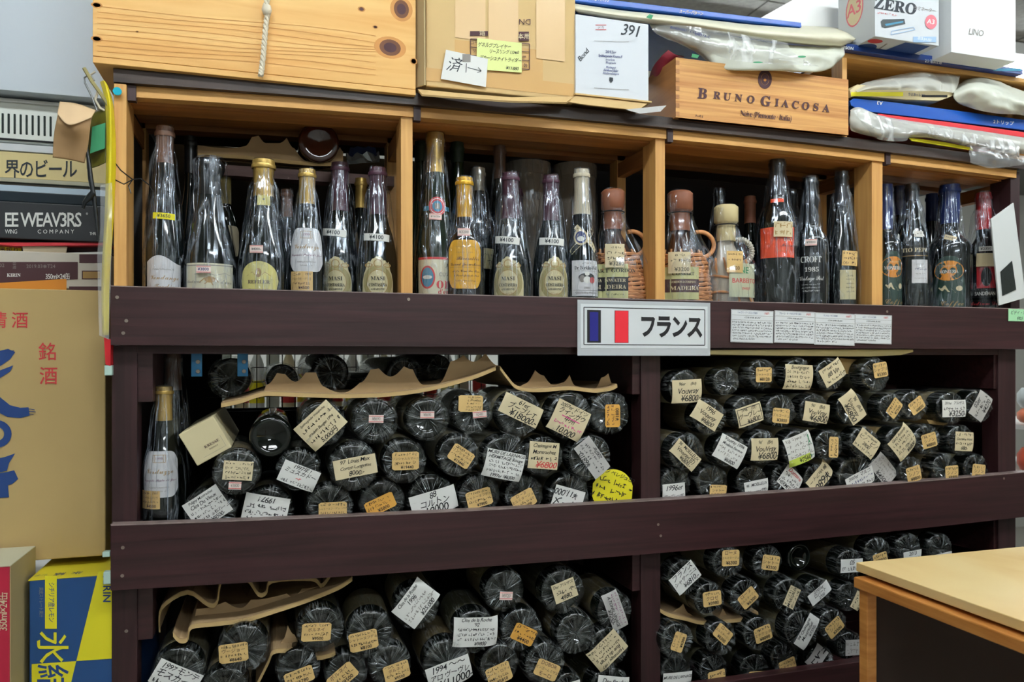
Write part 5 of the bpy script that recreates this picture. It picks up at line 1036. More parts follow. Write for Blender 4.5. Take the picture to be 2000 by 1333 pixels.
# pine crate
a, b_ = P(181, 122, -.012), P(812, 178, -.012); zb, wd = a.z, b_.x-a.x; base = ((a.x+b_.x)/2, .14, zb)
t = thing('pine_crate', 'large golden pine crate with knots standing top left on the rack', 'crate', base)
hh = .36
B().box(-wd/2, wd/2, -.152, .17, 0, .009).make('bottom_board', CRATE, t, bevel=.0008)
B().box(-wd/2, wd/2, -.152, -.137, .0095, hh).make('front_board', CRATE, t, bevel=.0008)
B().box(-wd/2, wd/2, .155, .17, .0095, hh).make('rear_board', CRATE, t, bevel=.0008)
for s in (-1, 1): B().box(s*wd/2-(.012 if s > 0 else 0), s*wd/2+(.012 if s < 0 else 0), -.1365, .1545, .0095, hh).make('end_board', CRATE, t)
def crp(px, py): q = P(px, py, -.012); return q.x-base[0], q.z-base[2]
INKS['1'] = mat('knot_wood', '6a3c1c', .6); INKS['2'] = mat('knot_halo', 'c98a44', .6); INKS['3'] = mat('resin_streak', 'cf9048', .6)
its = []
for (x, y, rx, ry) in ((762, 93, .017, .013), (784, 18, .012, .0145), (706, 18, .004, .003), (733, 53, .003, .002), (189, 10, .005, .003), (189, 76, .005, .003), (268, 62, .0015, .001), (808, 120, .004, .004)):
    u, v = crp(x, y); its += [('o', u, v, rx*1.5, ry*1.35, '2'), ('o', u, v, rx, ry, '1', .0), ('o', u, v, rx*.6, ry*.6, 'm')]
for k_ in range(9):
    y0 = 12+k_*11; pts = [crp(190+j*68, y0+j*(7.2-.25*k_)+6*math.sin(j*.8+k_)*(j/9)) for j in range(9)]; its.append(('l', pts, .0007, '3'))
ink(t, its, lambda u, v, h: Vector((u, -.152-h*.6, v)), 'lettering')  # this mesh holds the crate's knots and resin streaks, no letters
q0 = P(524, 0, -.016)
rp = thing('rope', 'frayed cream cotton rope hanging down the front of pine crate', 'rope', P(518, 150, -.02)); rb = tuple(rp.location)
path = [(522, -60), (523, -5), (519, 12), (525, 22), (521, 34), (518, 60), (516, 85), (514, 110), (511, 135), (509, 148)]
cen = [P(x, y, -.021) for x, y in path]; fine = []
for i in range(len(cen)-1):
    for k_ in range(7): fine.append(cen[i].lerp(cen[i+1], k_/7))
fine.append(cen[-1])
for s in range(3):
    B().tube([p_+Vector((.0021*math.cos(i*.75+s*2.09), .0021*math.sin(i*.75+s*2.09), 0)) for i, p_ in enumerate(fine)], .0024, 6).make('strand', mat('cotton_rope', 'e2d8c2', .9), rp, rb, smooth=True)
B().add(*(lambda l: (l.v, l.f))(B().lathe([(.001, -.009), (.005, -.007), (.0075, 0), (.006, .007), (.001, .009)], 12, c=tuple(P(521, 20, -.022))))).make('knot', mat('cotton_rope', 'e2d8c2', .9), rp, rb, smooth=True)
# brown taped carton
t, wd, hh, dp = slab('cardboard_carton', 'pale brown taped carton with handwritten notes, between pine crate and white box', 'box', 832, 1124, 168, -60, -.012, .25, BOXK, .002)
cb = tuple(t.location)
def face(cb, dp, Y): return pxf(Y, cb)
TAPE = mat('carton_tape', 'dcb988', .3); TAPE2 = mat('brown_tape', 'c89c58', .4)
fz = -dp/2
for tn, (x0, y0, x1, y1, m) in enumerate(((888, 70, 1060, 140, TAPE2), (832, 132, 1120, 158, TAPE2), (889, -60, 948, 66, TAPE), (954, -60, 1012, 78, TAPE), (1047, -60, 1103, 88, TAPE))):
    z1 = ZS(832, -.012); u0, u1 = P(x0, 0, -.012).x-cb[0], P(x1, 0, -.012).x-cb[0]; v0 = P(832, y1-.0*(x0-832), -.012).z-cb[2]; v1 = P(832, y0, -.012).z-cb[2]
    fy = fz-.0003-.00025*tn; v0 -= 0; B().grid([[(u0, fy, v0), (u1, fy, v0-.0)], [(u0, fy, min(v1, hh)), (u1, fy, min(v1, hh))]]).make('tape', m, t)
# front drop flap below the carton, torn edge
B().grid([[P(816, 176, -.006), P(900, 184, -.012), P(1000, 192, -.016), P(1122, 190, -.012)], [P(824, 186, -.03), P(900, 192, -.034), P(1000, 199, -.034), P(1106, 201, -.03)]]).make('bottom_flap', BOXK, t, cb, thick=.003)
B().grid([[P(813, -60, .0), P(813, 172, .0)], [P(829, -60, -.022), P(830, 166, -.022)]]).make('loose_side_flap', mat('flap_inner', 'b09a70', .8), t, cb, thick=.003)
its = [('t', 'DN', 1025, 42, 16, 180, 'm', ''), ('#', 918, 61, 953, 70, 'm'), ('t', '箱', 942, 66, 12, 0, 'e', ''), ('#', 1013, 62, 1033, 80, 'm'), ('t', '本用', 1023, 72, 12, 0, 'e', 'B'),
       ('l', [(919, 76), (1034, 86), (1034, 136), (919, 128), (919, 76)], 1.6, 'm'), ('l', [(919, 92), (1034, 102)], 1.4, 'm'), ('l', [(919, 108), (1034, 119)], 1.4, 'm'), ('t', 'コー', 926, 84, 9, 0, 'm', ''), ('t', 'サ', 926, 100, 9, 0, 'm', ''), ('t', 'm', 1024, 111, 9, 0, 'm', 'B'), ('t', '0)', 1026, 128, 9, 0, 'm', 'B')]
ink(t, its, pxf(-.0138, cb), 'lettering')
def note(name, label, pts, Y, m, its, thick=.0006):
    q = P(*pts[0], Y); o = B().prism([P(x, y, Y)-q for x, y in pts], (0, thick, 0)).make(name, m); o.location = q; tag(o, label, 'note')
    ink(o, its, pxf(Y, tuple(q))); return o
note('paper_note', 'pale yellow green handwritten note taped on the brown carton', [(932, 74), (1019, 84), (1019, 142), (952, 137), (952, 116), (931, 112)], -.0155, mat('note_yellow_green', 'e4ec9c', .7),
     [('t', 'ゲネルグプレイヤー', 965, 90, 10, -5, 'k', 'HN'), ('t', 'リースリング 112460', 984, 102, 9, -3, 'k', 'HN'), ('t', 'デカーシュナイトライダー', 977, 116, 9.5, -5, 'k', 'HN'), ('t', '¥11880', 1000, 134, 9, -4, 'k', 'H')])
note('paper_note', 'white handwritten note with arrow taped left on the brown carton', [(871, 97), (953, 115), (949, 170), (861, 154)], -.0165, WHITE,
     [('t', '済', 886, 128, 30, -8, 'B', 'h'), ('l', [(911, 124), (910, 142)], 1.4, 'B'), ('l', [(913, 132), (940, 139), (934, 132)], 1.2, 'B'), ('l', [(940, 139), (932, 142)], 1.2, 'B'), ('#', 903, 106, 919, 121, 'g')])
# white wine box
WB = mat('white_box_board', 'd8dce2', .55, bump=.05)
t, wd, hh, dp = slab('wine_box', 'white wine box marked 391 standing next to the brown carton', 'box', 1124, 1267, 183, 27, -.016, .23, WB, .0015)
cb = tuple(t.location)
B().box(-wd/2-.002, wd/2+.004, -dp/2-.004, dp/2, -.0025, 0).make('base_board', BOXK, t)
B().grid([[P(1110, 200, -.02), P(1150, 206, -.024), P(1246, 216, -.02)], [P(1124, 188, -.016), P(1180, 193, -.016), P(1264, 203, -.016)]]).make('bottom_flap', BOXK, t, cb, thick=.002)
B().prism([P(1222, 214, -.026), P(1302, 206, -.022), P(1290, 218, -.03), P(1250, 222, -.032)], (0, .004, .001)).make('card_corner', GWHITE, t, cb)
def wb(v): return ('t',)+v
ink(t, [('t', '391', 1231, 60, 28, -5, 'B', 'H'), ('l', [(1163, 49), (1184, 49)], 1.2, 'r'), ('l', [(1163, 58), (1184, 58)], 1.2, 'r'), ('~', 1174, 54, 14, 4, 0, 'g'), ('t', 'Bond', 1139, 108, 14, 50, 'B', 'h'),
        ('t', '2012er', 1193, 102, 7, -4, 'b', 'I'), ('t', 'Spätburgunder Réserve II', 1192, 110, 7, -4, 'b', 'IN'), ('t', 'trocken', 1192, 117, 6, -4, 'b', 'I'), ('t', 'Wegrain', 1193, 123, 6, -4, 'b', 'I'), ('t', 'Weingut', 1193, 132, 6, -4, 'b', 'I'), ('t', 'Bernhard Huber', 1193, 138, 6.5, -4, 'b', 'IN'), ('t', 'Malterdingen', 1193, 144, 6, -4, 'b', 'I'),
        ('p', [(1190, 151), (1197, 152), (1197, 158), (1193.5, 162), (1190, 158)], 'B'), ('l', [(1160, 172), (1228, 176)], .8, 'g'), ('l', [(1160, 80), (1228, 82)], .6, 'g')], pxf(-.0163, cb), 'lettering')
# named wooden wine case
t, wd, hh, dp = slab('wooden_wine_case', 'wooden wine case with branded lettering and crest under white bags', 'crate', 1320, 1657, 229, 112, -.014, .001, GIAC, .0, names='front_board')
zb = P(1320, 229, -.014).z
cb = tuple(t.location)
B().box(-wd/2, -wd/2+.009, .001, .17, 0, hh).make('end_board', GIACS, t); B().box(wd/2-.009, wd/2, .001, .17, 0, hh).make('end_board', GIACS, t)
B().box(-wd/2+.009, wd/2-.009, .16, .17, 0, hh).make('rear_board', GIACS, t); B().box(-wd/2+.009, wd/2-.009, .001, .16, 0, .008).make('bottom_board', GIACS, t)
for k_ in range(7):
    z0_ = hh*(k_+.15)/7; B().box(-wd/2-.0004, -wd/2+.007, -.0011, .0004, z0_, z0_+hh/14).make('box_joint', GIACS, t)
B().box(-wd/2+.009, wd/2-.009, .0005, .010, 0, hh).make('front_inner', GIACS, t)
its = [('o', 1494, 155, 13.5, 18.5, 'm', .62), ('o', 1494, 155, 7.5, 11, 'm', .0), ('t', '✚', 1494, 157, 8, 0, 'O', '')]
for ch, x, s in zip('BRUNO GIACOSA', (1371, 1399, 1419, 1441, 1465, 0, 1494, 1516, 1532, 1552, 1572, 1592, 1612), (30, 21, 21, 21, 21, 0, 28, 21, 21, 21, 21, 21, 21)):
    if ch != ' ': its.append(('t', ch, x+1, 184+(x-1371)*.119, s*.98, -6.5, 'm', 'SB'))
its += [('t', 'Neive (Piemonte · Italia)', 1496, 227, 15, -6.2, 'm', 'SN'), ('~', 1366, 227, 16, 5, -6, 'm')]
INKS['m2'] = INKS['m']; ink(t, its, pxf(-.0145, cb), 'lettering')

# soft things: lofted sheets
def loft(name, rows, m, parent, bs, n=8, jit=.0, thick=.0012, seed=0):
    def cr(a):
        out = []
        for i in range(len(a)-1):
            p0, p1, p2, p3 = [a[max(0, min(len(a)-1, i+d_))] for d_ in (-1, 0, 1, 2)]
            for k_ in range(n):
                s = k_/n; out.append(.5*((2*p1)+(p2-p0)*s+(2*p0-5*p1+4*p2-p3)*s*s+(3*p1-p0-3*p2+p3)*s**3))
        return out+[a[-1]]
    R_ = [cr([P(*q) if len(q) == 3 else P(q[0], q[1], 0) for q in r]) for r in rows]
    cols = [cr([r[i] for r in R_]) for i in range(len(R_[0]))]
    g_ = [[cols[i][j] for i in range(len(cols))] for j in range(len(cols[0]))]
    out = []
    for r in g_:
        out.append([p_+Vector((0, 1, .35))*jit*(noise.noise(p_*28+Vector((seed, 0, 0)))+.6*noise.noise(p_*70+Vector((seed, 3, 0)))) for p_ in r])
    return B().grid(out).make(name, m, parent, bs, smooth=True, thick=thick)
CRB = mat('cream_bag_paper', 'e0dcc4', .5, bump=.15, bscale=20); MILK = mat('milky_bag_plastic', 'd4d6c8', .4, bump=.4, bscale=30)
a0 = P(1400, 110, .05)
t = thing('folded_bags', 'pile of folded cream and milky carrier bags drooping over wooden case', 'bag', a0); bs = tuple(a0)
loft('cream_bag', [[(1112, 0, .10), (1200, 14, .10), (1330, 30, .10), (1450, 42, .10), (1560, 50, .10), (1640, 56, .08), (1668, 70, .05)],
                   [(1114, 8, .01), (1200, 22, .0), (1330, 36, -.01), (1450, 52, -.02), (1560, 62, -.03), (1640, 66, -.02), (1670, 76, .0)],
                   [(1124, 20, .0), (1200, 32, -.01), (1330, 48, -.02), (1450, 66, -.03), (1560, 80, -.035), (1640, 84, -.02), (1666, 80, .0)],
                   [(1130, 25, .05), (1205, 38, .04), (1330, 54, .02), (1450, 72, .01), (1560, 86, .0), (1640, 92, .01), (1660, 86, .03)]], CRB, t, bs, jit=.003, thick=.0015, seed=1)
loft('milky_bag', [[(1268, 40, .04), (1330, 52, .02), (1420, 70, .0), (1520, 86, -.01), (1600, 92, -.01), (1648, 92, .0)],
                   [(1272, 52, .02), (1330, 64, .0), (1420, 84, -.02), (1520, 100, -.03), (1600, 106, -.03), (1650, 104, -.01)],
                   [(1290, 70, .03), (1345, 90, .01), (1420, 108, -.01), (1520, 120, -.035), (1600, 126, -.03), (1640, 118, -.01)],
                   [(1345, 80, .05), (1375, 110, .03), (1410, 134, -.012), (1520, 138, -.03), (1600, 140, -.025), (1632, 126, .0)],
                   [(1360, 96, .08), (1400, 124, .05), (1430, 134, .02), (1520, 134, .0), (1590, 136, .0), (1625, 130, .02)]], MILK, t, bs, jit=.007, thick=.001, seed=4)
loft('clear_bag', [[(1268, 42, .0), (1340, 50, -.03), (1440, 66, -.035), (1540, 84, -.04)], [(1275, 62, -.005), (1340, 74, -.035), (1440, 96, -.05), (1560, 112, -.05)], [(1300, 76, .0), (1370, 98, -.035), (1450, 120, -.048), (1600, 130, -.045)]], BAGC, t, bs, jit=.008, thick=.0, seed=8)
ink(t, [('t', 'BORBORO・CALAIS', 1340, 60, 7, -12, 'b', 'I'), ('t', 'SHOYA-C', 1372, 70, 7, -12, 'b', 'B'), ('p', [(1268, 28), (1276, 30), (1272, 38), (1262, 34)], 'G'), ('p', [(1352, 105), (1366, 108), (1362, 114), (1350, 112)], 'G'), ('o', 1566, 111, 8, 2, 'G'), ('o', 1480, 122, 10, 1.6, 'G')], pxf(-.052, bs), 'lettering')
a0 = P(1290, 120, .06); t = thing('red_folder', 'dark red rolled folder between white box and wooden case', 'folder', a0)
loft('roll', [[(1268, 160, .16), (1275, 135, .07), (1290, 112, .03), (1305, 98, .02)], [(1268, 172, .15), (1284, 150, .06), (1304, 124, .03), (1322, 108, .02)], [(1275, 186, .15), (1296, 166, .08), (1314, 140, .05), (1335, 110, .05)]], mat('dark_red_cover', '8a2030', .6), t, tuple(a0), thick=.004)
def pbox(name, label, cat, x0, x1, yb, yt, Y, depth, m, part='body', group=None, bevel=.001):
    return slab(name, label, cat, x0, x1, yb, yt, Y, depth, m, bevel, names=part, group=group)
FB = mat('glossy_blue_card', '1f55b0', .25)
a0 = P(1300, 20, .02)
t = thing('blue_film_box', 'long thin blue film box lying over the cream bags', 'box', a0)
B().prism([P(1040, -18, .015), P(1250, 6, .015), P(1565, 44, .015), P(1566, 53, .015), P(1400, 34, .015), P(1250, 17, .015), P(1040, -8, .015)], (0, .28, 0)).make('body', FB, t, tuple(a0), bevel=.001)
ink(t, [('t', 'A3/(L 400)用 200μバイパック', 1160, -2, 7, -7, 'w', 'BN'), ('t', 'スーパーパターン', 1350, 25, 8, -6, 'e', 'BN')], pxf(.0145, tuple(a0)))
a0 = P(1600, 30, .06); t = thing('white_open_carton', 'glaring white carton flap sticking up behind the cream bags', 'box', a0)
B().prism([P(1480, 38, .09), P(1580, -18, .09), P(1670, -20, .09), P(1695, 60, .09), P(1682, 88, .09), P(1660, 70, .09), P(1560, 50, .09)], (0, .004, 0)).make('flap', mat('bright_white_card', 'f0f0ee', .5), t, tuple(a0))
B().prism([P(1580, -18, .097), P(1670, -20, .097), P(1690, 60, .097), P(1570, 50, .097)], (0, .10, 0)).make('body', mat('bright_white_card', 'f0f0ee', .5), t, tuple(a0))
# low wooden shelf crate at the right carrying boxes
a, b_ = P(1645, 106, .01), P(2030, 178, .01); zt = P(1645, 102, .01).z; wd = b_.x-a.x
cb = ((a.x+b_.x)/2, .16, arch(1.3)+.0195)
t = thing('low_wooden_stand', 'low pine stand at the top right with bags inside and boxes on it', 'stand', cb)
ht = zt-cb[2]
B().box(-wd/2, wd/2, -.15, .15, ht-.010, ht).make('top_board', PINE, t, bevel=.001)
B().box(-wd/2, -wd/2+.011, -.15, -.12, 0, ht-.010).make('leg', PINEV, t); B().box(-wd/2, -wd/2+.011, .12, .15, 0, ht-.010).make('leg', PINEV, t)
B().box(wd/2-.011, wd/2, -.15, .15, 0, ht-.010).make('side_board', PINEV, t)
B().box(-wd/2, wd/2, .15, .158, 0, ht-.010).make('back_board', mat('brown_hardboard', '9c6c48', .7), t)
ztop = zt
def onstand(name, label, x0, x1, y_b, h, Y, depth, m, bottom=ztop, bevel=.001):
    a, b_ = P(x0, y_b, Y), P(x1, y_b, Y); t = thing(name, label, 'box', ((a.x+b_.x)/2, Y+depth/2, bottom)); w2 = (b_.x-a.x)/2
    B().box(-w2, w2, -depth/2, depth/2, 0, h).make('body', m, t, bevel=bevel); return t, w2
t, w2 = onstand('blue_film_box', 'flat dark blue film box under laminator and white cartons', 1652, 1998, 100, .012, -.004, .26, mat('deep_blue_card', '1a3a80', .3))
ink(t, [('t', 'EPSON', 1655, 94, 8, -6, 'w', 'B'), ('t', '2つ 写真を通', 1823, 121, 8, -7, 'w', 'N'), ('#', 1940, 134, 1994, 139, 'c')], pxf(-.0045, tuple(t.location)))
zt2 = ztop+.0125
t, w2 = onstand('laminator_box', 'grey white laminator carton with red A3 circle on the blue box', 1709, 1834, 80, .14, -.05, .10, mat('grey_white_card', 'c8ccd0', .45), P(1709, 71, -.05).z)
cb = tuple(t.location)
INKS['d'] = mat('dark_device', '1a2c30', .4); INKS['L'] = mat('pale_blue_print', '9ab8d8', .5); INKS['q'] = mat('soft_red', 'd86a78', .5)
ink(t, [('t', 'ZERO', 1749, 13, 30, -9, 'B', 'SB'), ('t', 'ラミネーター', 1806, 19, 10, -9, 'g', 'N'), ('~', 1732, 27, 38, 4, -9, 'r'), ('p', [(1720, 42), (1724, 38), (1766, 37), (1768, 47), (1728, 55), (1722, 52)], 'd'), ('p', [(1728, 47), (1764, 41), (1764, 44), (1730, 51)], 'c'),
        ('l', [(1740, 68), (1741, 61), (1783, 53), (1787, 58), (1740, 68)], 1.2, 'L'), ('o', 1818, 43, 11.5, 14, 'q'), ('t', 'A3', 1818, 43, 13, -9, 'w', 'B'), ('#', 1783, 72, 1828, 83, 'L'), ('t', '本体 JH-350', 1805, 77, 8, -9, 'w', 'N')], pxf(-.0505, cb), 'lettering')
lf = -w2
ink(t, [('o', -.004, .075, .024, .034, 'q'), ('o', -.004, .075, .021, .031, 'e'), ('t', 'A3', -.004, .075, .034, 0, 'q', 'B')], lambda u, v, h: Vector((lf-h, -u, v)), 'side_print')
ink(t, [('o', -.055, .0, .022, .02, 'n'), ('t', '¥4980', -.055, 0, .012, 0, 'w', 'B'), ('o', -.06, -.032, .016, .009, 'r'), ('p', [(-.02, .045), (.06, .045), (.06, -.045), (.0, -.045)], 'n'), ('l', [(-.03, -.03), (-.02, .02), (.01, .035), (.03, .01)], .004, 'g')], lambda u, v, h: Vector((u, v, -h)), 'bottom_print')
WC = mat('plain_white_carton', 'eceeee', .5)
t, w2 = onstand('white_carton', 'tall plain white carton at the top right', 1858, 1984, 100, .19, -.05, .15, WC, P(1858, 102, -.05).z)
ink(t, [('t', 'LINO', -.022, .046, .018, 0, 'g', 'h')], flat((0, -.0755, 0)))
ink(t, [('t', 'IA', .045, .016, .012, 0, 'g', ''), ('~', .0, .06, .05, .006, 0, 'g')], lambda u, v, h: Vector((-w2-h, -u, v)))
# bags and flat boxes inside and before the stand
a0 = P(1800, 240, .0); zb_ = a0.z
pile = [('yellow_film_box', 'yellow edged flat film pack on top of the blue A3 box', 'box', [(1660, 176), (1674, 165), (1862, 178), (1864, 186), (1852, 191), (1834, 197), (1760, 194), (1674, 186), (1662, 190)], mat('white_yellow_card', 'd8c89a', .5), .01),
        ('blue_film_box', 'bright blue flat box with upside-down A3 in the right pile', 'box', [(1660, 197), (1668, 192), (1740, 199), (1900, 220), (2030, 238), (2030, 258), (1900, 242), (1680, 216), (1662, 206)], FB, .012),
        ('red_film_box', 'thin bright red flat box edge in the right pile', 'box', [(1712, 225), (1716, 222), (1850, 238), (2030, 262), (2030, 272), (1850, 250), (1716, 233)], mat('bright_red_card', 'd8202c', .35), .014)]
for nm, lb, ct, pts, m, Y in pile:
    q = P(*pts[0], Y); o = thing(nm, lb, ct, q); B().prism([P(x, y, Y) for x, y in pts], (0, .12, 0)).make('body', m, o, tuple(q), bevel=.0008)
    if nm == 'yellow_film_box': ink(o, [('#', 1662, 180, 1764, 188, 'y'), ('t', 'ラミネート 200', 1790, 186, 7, -5, 'n', 'BN'), ('#', 1800, 186, 1850, 190, 'k')], pxf(Y-.0005, tuple(q)))
    if nm == 'blue_film_box': ink(o, [('t', 'A3', 1718, 201, 10, 174, 'w', 'B'), ('t', '2トリップ', 1960, 240, 9, -6, 'w', 'B')], pxf(Y-.0005, tuple(q)))
t = thing('plastic_bags', 'crumpled clear and milky plastic bags piled at the right end of the top board', 'bag', a0); bs = tuple(a0)
loft('clear_bag', [[(1668, 172, .02), (1700, 158, .03), (1760, 146, .03), (1812, 136, .03), (1880, 140, .03)], [(1675, 180, -.0), (1710, 168, -.01), (1770, 160, -.01), (1820, 155, -.0), (1872, 158, .01)], [(1680, 176, .0), (1740, 176, -.01), (1790, 178, -.01), (1830, 178, .0), (1866, 182, .01)]], BAGM, t, bs, jit=.008, thick=0, seed=2)
loft('white_bag', [[(1865, 170, .03), (1900, 150, .03), (1930, 152, .02), (1970, 168, .02), (2030, 190, .02)], [(1862, 185, .0), (1900, 170, -.02), (1940, 176, -.02), (1980, 192, -.02), (2030, 210, -.02)], [(1870, 200, .0), (1905, 196, -.01), (1950, 206, -.02), (1985, 214, -.01), (2030, 226, .0)], [(1880, 206, .02), (1910, 215, .0), (1950, 222, -.0), (1990, 224, .0), (2030, 232, .02)]], MILK, t, bs, jit=.006, thick=.001, seed=5)
loft('milky_bag', [[(1658, 215, .01), (1680, 210, .0), (1720, 226, .0), (1800, 240, .0), (1900, 254, .0), (2030, 274, .0)], [(1658, 232, -.0), (1690, 232, -.012), (1740, 240, -.016), (1820, 250, -.018), (1920, 266, -.018), (2030, 284, -.015)], [(1660, 246, -.0), (1690, 256, -.014), (1740, 262, -.016), (1820, 262, -.018), (1920, 280, -.018), (2030, 298, -.015)], [(1664, 256, .0), (1700, 266, .0), (1760, 270, .0), (1820, 270, .0), (1920, 288, .0), (2030, 306, .0)]], BAGM, t, bs, jit=.006, thick=.0006, seed=6)
loft('clear_bag_front', [[(1668, 216, -.01), (1690, 214, -.02), (1712, 226, -.02), (1800, 244, -.02), (1990, 276, -.02)], [(1680, 236, -.02), (1706, 248, -.03), (1750, 256, -.03), (1820, 262, -.03), (1990, 300, -.03)], [(1690, 250, -.01), (1716, 272, -.02), (1764, 276, -.03), (1800, 266, -.02), (1990, 312, -.02)]], BAGC, t, bs, jit=.007, thick=0, seed=9)
loft('yellow_card', [[(1776, 270, .0), (1840, 278, .0), (1900, 290, .0)], [(1780, 275, -.004), (1830, 283, -.004), (1900, 294, -.004)]], YEL, t, bs, thick=.002)
loft('hanging_clear_bag', [[(1896, 284, -.012), (1930, 288, -.02), (1965, 296, -.02), (2010, 308, -.012)], [(1894, 300, -.014), (1930, 306, -.026), (1965, 312, -.026), (2000, 318, -.015)], [(1895, 318, -.012), (1935, 329, -.022), (1970, 326, -.022), (1998, 322, -.012)]], BAGC, t, bs, jit=.006, thick=0, seed=11)

# ------------------------------------------------------------------ left pile of cartons
def lbox(name, label, x0, x1, yb, yt, Y, depth, m, its=None, bevel=.0015, cat='box', group=None):
    a, b_ = P(x0, yb, Y), P(x1, yb, Y); z0, z1 = P(x1 if x1 < 400 else x0, yb, Y).z, P(x1, yt, Y).z
    t = thing(name, label, cat, ((a.x+b_.x)/2, Y+depth/2, z0), group=group); w2 = (b_.x-a.x)/2
    B().box(-w2, w2, -depth/2, depth/2, 0, z1-z0).make('body', m, t, bevel=bevel)
    if its: ink(t, its, pxf(Y-.0004, tuple(t.location)), 'lettering')
    return t
brush = [('p', [(-20, 690), (16, 682), (30, 688), (20, 702), (0, 716), (-20, 722)], 'n'), ('p', [(-20, 742), (0, 724), (26, 714), (20, 726), (-20, 752)], 'n'),
         ('p', [(-20, 760), (0, 776), (20, 792), (40, 797), (56, 796), (58, 812), (40, 817), (15, 815), (-5, 805), (-20, 790)], 'n'),
         ('l', [(56, 799), (68, 801)], 1.2, 'n'), ('l', [(56, 804), (70, 805)], 1.2, 'n'), ('l', [(56, 809), (66, 810)], 1.2, 'n'), ('l', [(16, 688), (28, 685)], 1.2, 'n'),
         ('o', -6, 848, 29, 27, 'n', .5), ('p', [(-20, 900), (10, 893), (30, 886), (18, 905), (14, 920), (-20, 928)], 'n'), ('p', [(-20, 928), (16, 922), (28, 919), (36, 936), (24, 946), (16, 948), (18, 972), (-20, 974)], 'n')]
lbox('sake_carton', 'large tan carton with blue brush characters and red kanji, left of rack', -260, 206, 1086, 568, .09, .34, SAKE,
     [('t', '清', -2, 628, 34, 0, 'r', 'B'), ('t', '酒', 39, 628, 34, 0, 'r', 'B'), ('t', '銘', 93, 690, 37, 0, 'r', 'B'), ('t', '酒', 95, 737, 37, 0, 'r', 'B')]+brush)
t = lbox('lemon_drink_carton', 'blue and yellow drink carton lying on its side at lower left', 57, 262, 1460, 1120, .025, .26, mat('carton_blue', '1f4a80', .5),
     [('p', [(192, 1117), (264, 1114), (264, 1284), (149, 1292)], 'y'), ('p', [(62, 1298), (149, 1292), (128, 1380), (62, 1380)], 'y'), ('#', 88, 1126, 111, 1229, 'y'),
      ('t', 'シチリア産レモン', 100, 1177, 13.5, -90, 'n', 'BN'), ('t', '果皮ストレート果汁', 80, 1177, 9, -90, 'g', 'N'), ('t', '氷', 98, 1265, 66, -90, 'y', 'B'), ('t', '結', 98, 1330, 66, -90, 'n', 'B'), ('t', 'KIRIN', 208, 1151, 21, -90, 'n', 'B')])
tl = t.location
B().box(-.001-(P(262, 1120, .025).x-P(57, 1120, .025).x)/2, (P(262, 1120, .025).x-P(57, 1120, .025).x)/2, -.1303, .13, P(262, 1120, .025).z-tl.z, P(262, 1120, .025).z-tl.z+.0012).make('top_panel', mat('carton_yellow', 'e0d030', .5), t)
ztp = P(262, 1120, .025).z-tl.z+.0014
ink(t, [('t', '氷', -.012, .010-.118, .016, 180, 'n', 'B'), ('t', '結', -.035, .010-.118, .016, 180, 'n', ''), ('t', 'シチリア産レモン', -.085, .010-.118, .012, 180, 'n', 'N')], lambda u, v, h: Vector((u, v, ztp+h)), 'top_print')
t = lbox('red_drink_carton', 'red drink carton with tan side at the bottom left corner', -160, 19, 1460, 1107, -.03, .115, mat('carton_red', 'b8203c', .5),
     [('t', '350ml×24缶', 7, 1195, 22, 90, 'e', 'BN')])
w2 = (P(19, 1107, -.03).x-P(-160, 1107, -.03).x)/2
hh = P(19, 1107, -.03).z-t.location.z
B().box(w2, w2+.0012, -.057, .057, 0, hh).make('side_panel', mat('tan_side', 'a59468', .8), t); B().box(-w2, w2+.001, -.058, .057, hh, hh+.0012).make('top_panel', mat('pale_top', 'c8c4a8', .8), t)
lbox('beer_carton', 'maroon and white beer carton with gold wheat band above tan carton', -260, 216, 566, 497, .17, .26, mat('carton_white', 'cfc8bc', .6),
     [('#', -60, 512, 152, 534, 'm'), ('p', [(-60, 534), (152, 534), (152, 546), (0, 553), (-60, 555)], 'm'), ('p', [(-60, 556), (0, 553), (130, 545), (130, 568), (-60, 568)], 'O'), ('#', 155, 497, 200, 514, 'm'), ('#', 160, 529, 196, 546, 'm'), ('#', 162, 531, 196, 544, 'o'), ('#', 135, 560, 200, 568, 'm'),
      ('t', 'KIRIN', 27, 538, 9, 0, 'w', 'SB'), ('t', '350ml×24缶', 113, 541, 14, 0, 'w', 'BN'), ('t', '02', 4, 519, 10, 0, 'g', ''), ('t', '日程', 28, 519, 7, -90, 'g', ''), ('t', '2019.03❋T24', 80, 521, 10, 0, 'g', '')])
lbox('yellow_flap_carton', 'yellow edged carton strip with brown characters and open flaps', -260, 214, 494, 470, .20, .24, mat('dark_maroon_card', '3a2428', .6), [('#', -40, 482, 42, 499, 'y'), ('t', '番搾り', 18, 490, 13, 0, 'm', 'B')])
q = P(85, 490, .18)
t = thing('carton_flap', 'pale tan rounded carton flap under the black beer box', 'flap', q); B().prism([P(43, 480, .18), P(131, 482, .18), P(128, 500, .18), P(118, 506, .18), P(58, 505, .18), P(46, 496, .18)], (0, .002, 0)).make('flap', mat('flap_tan', 'b8a88c', .8), t, tuple(q))
q = P(160, 498, .18); t = thing('carton_flap', 'white notched carton flap right of the tan flap', 'flap', q); B().prism([P(130, 494, .18), P(200, 492, .18), P(200, 506, .18), P(180, 503, .18), P(160, 505, .18), P(127, 501, .18)], (0, .002, 0)).make('flap', WHITE, t, tuple(q))
q = P(100, 478, .176); o = B().prism([P(-20, 474, .176)-q, P(212, 474, .176)-q, P(212, 479, .176)-q, P(28, 481, .176)-q, P(-20, 476, .176)-q], (0, .12, 0)).make('red_tray_edge', mat('red_tray', 'c8303a', .5)); o.location = q; tag(o, 'thin red carton tray edge under the black beer box', 'tray')
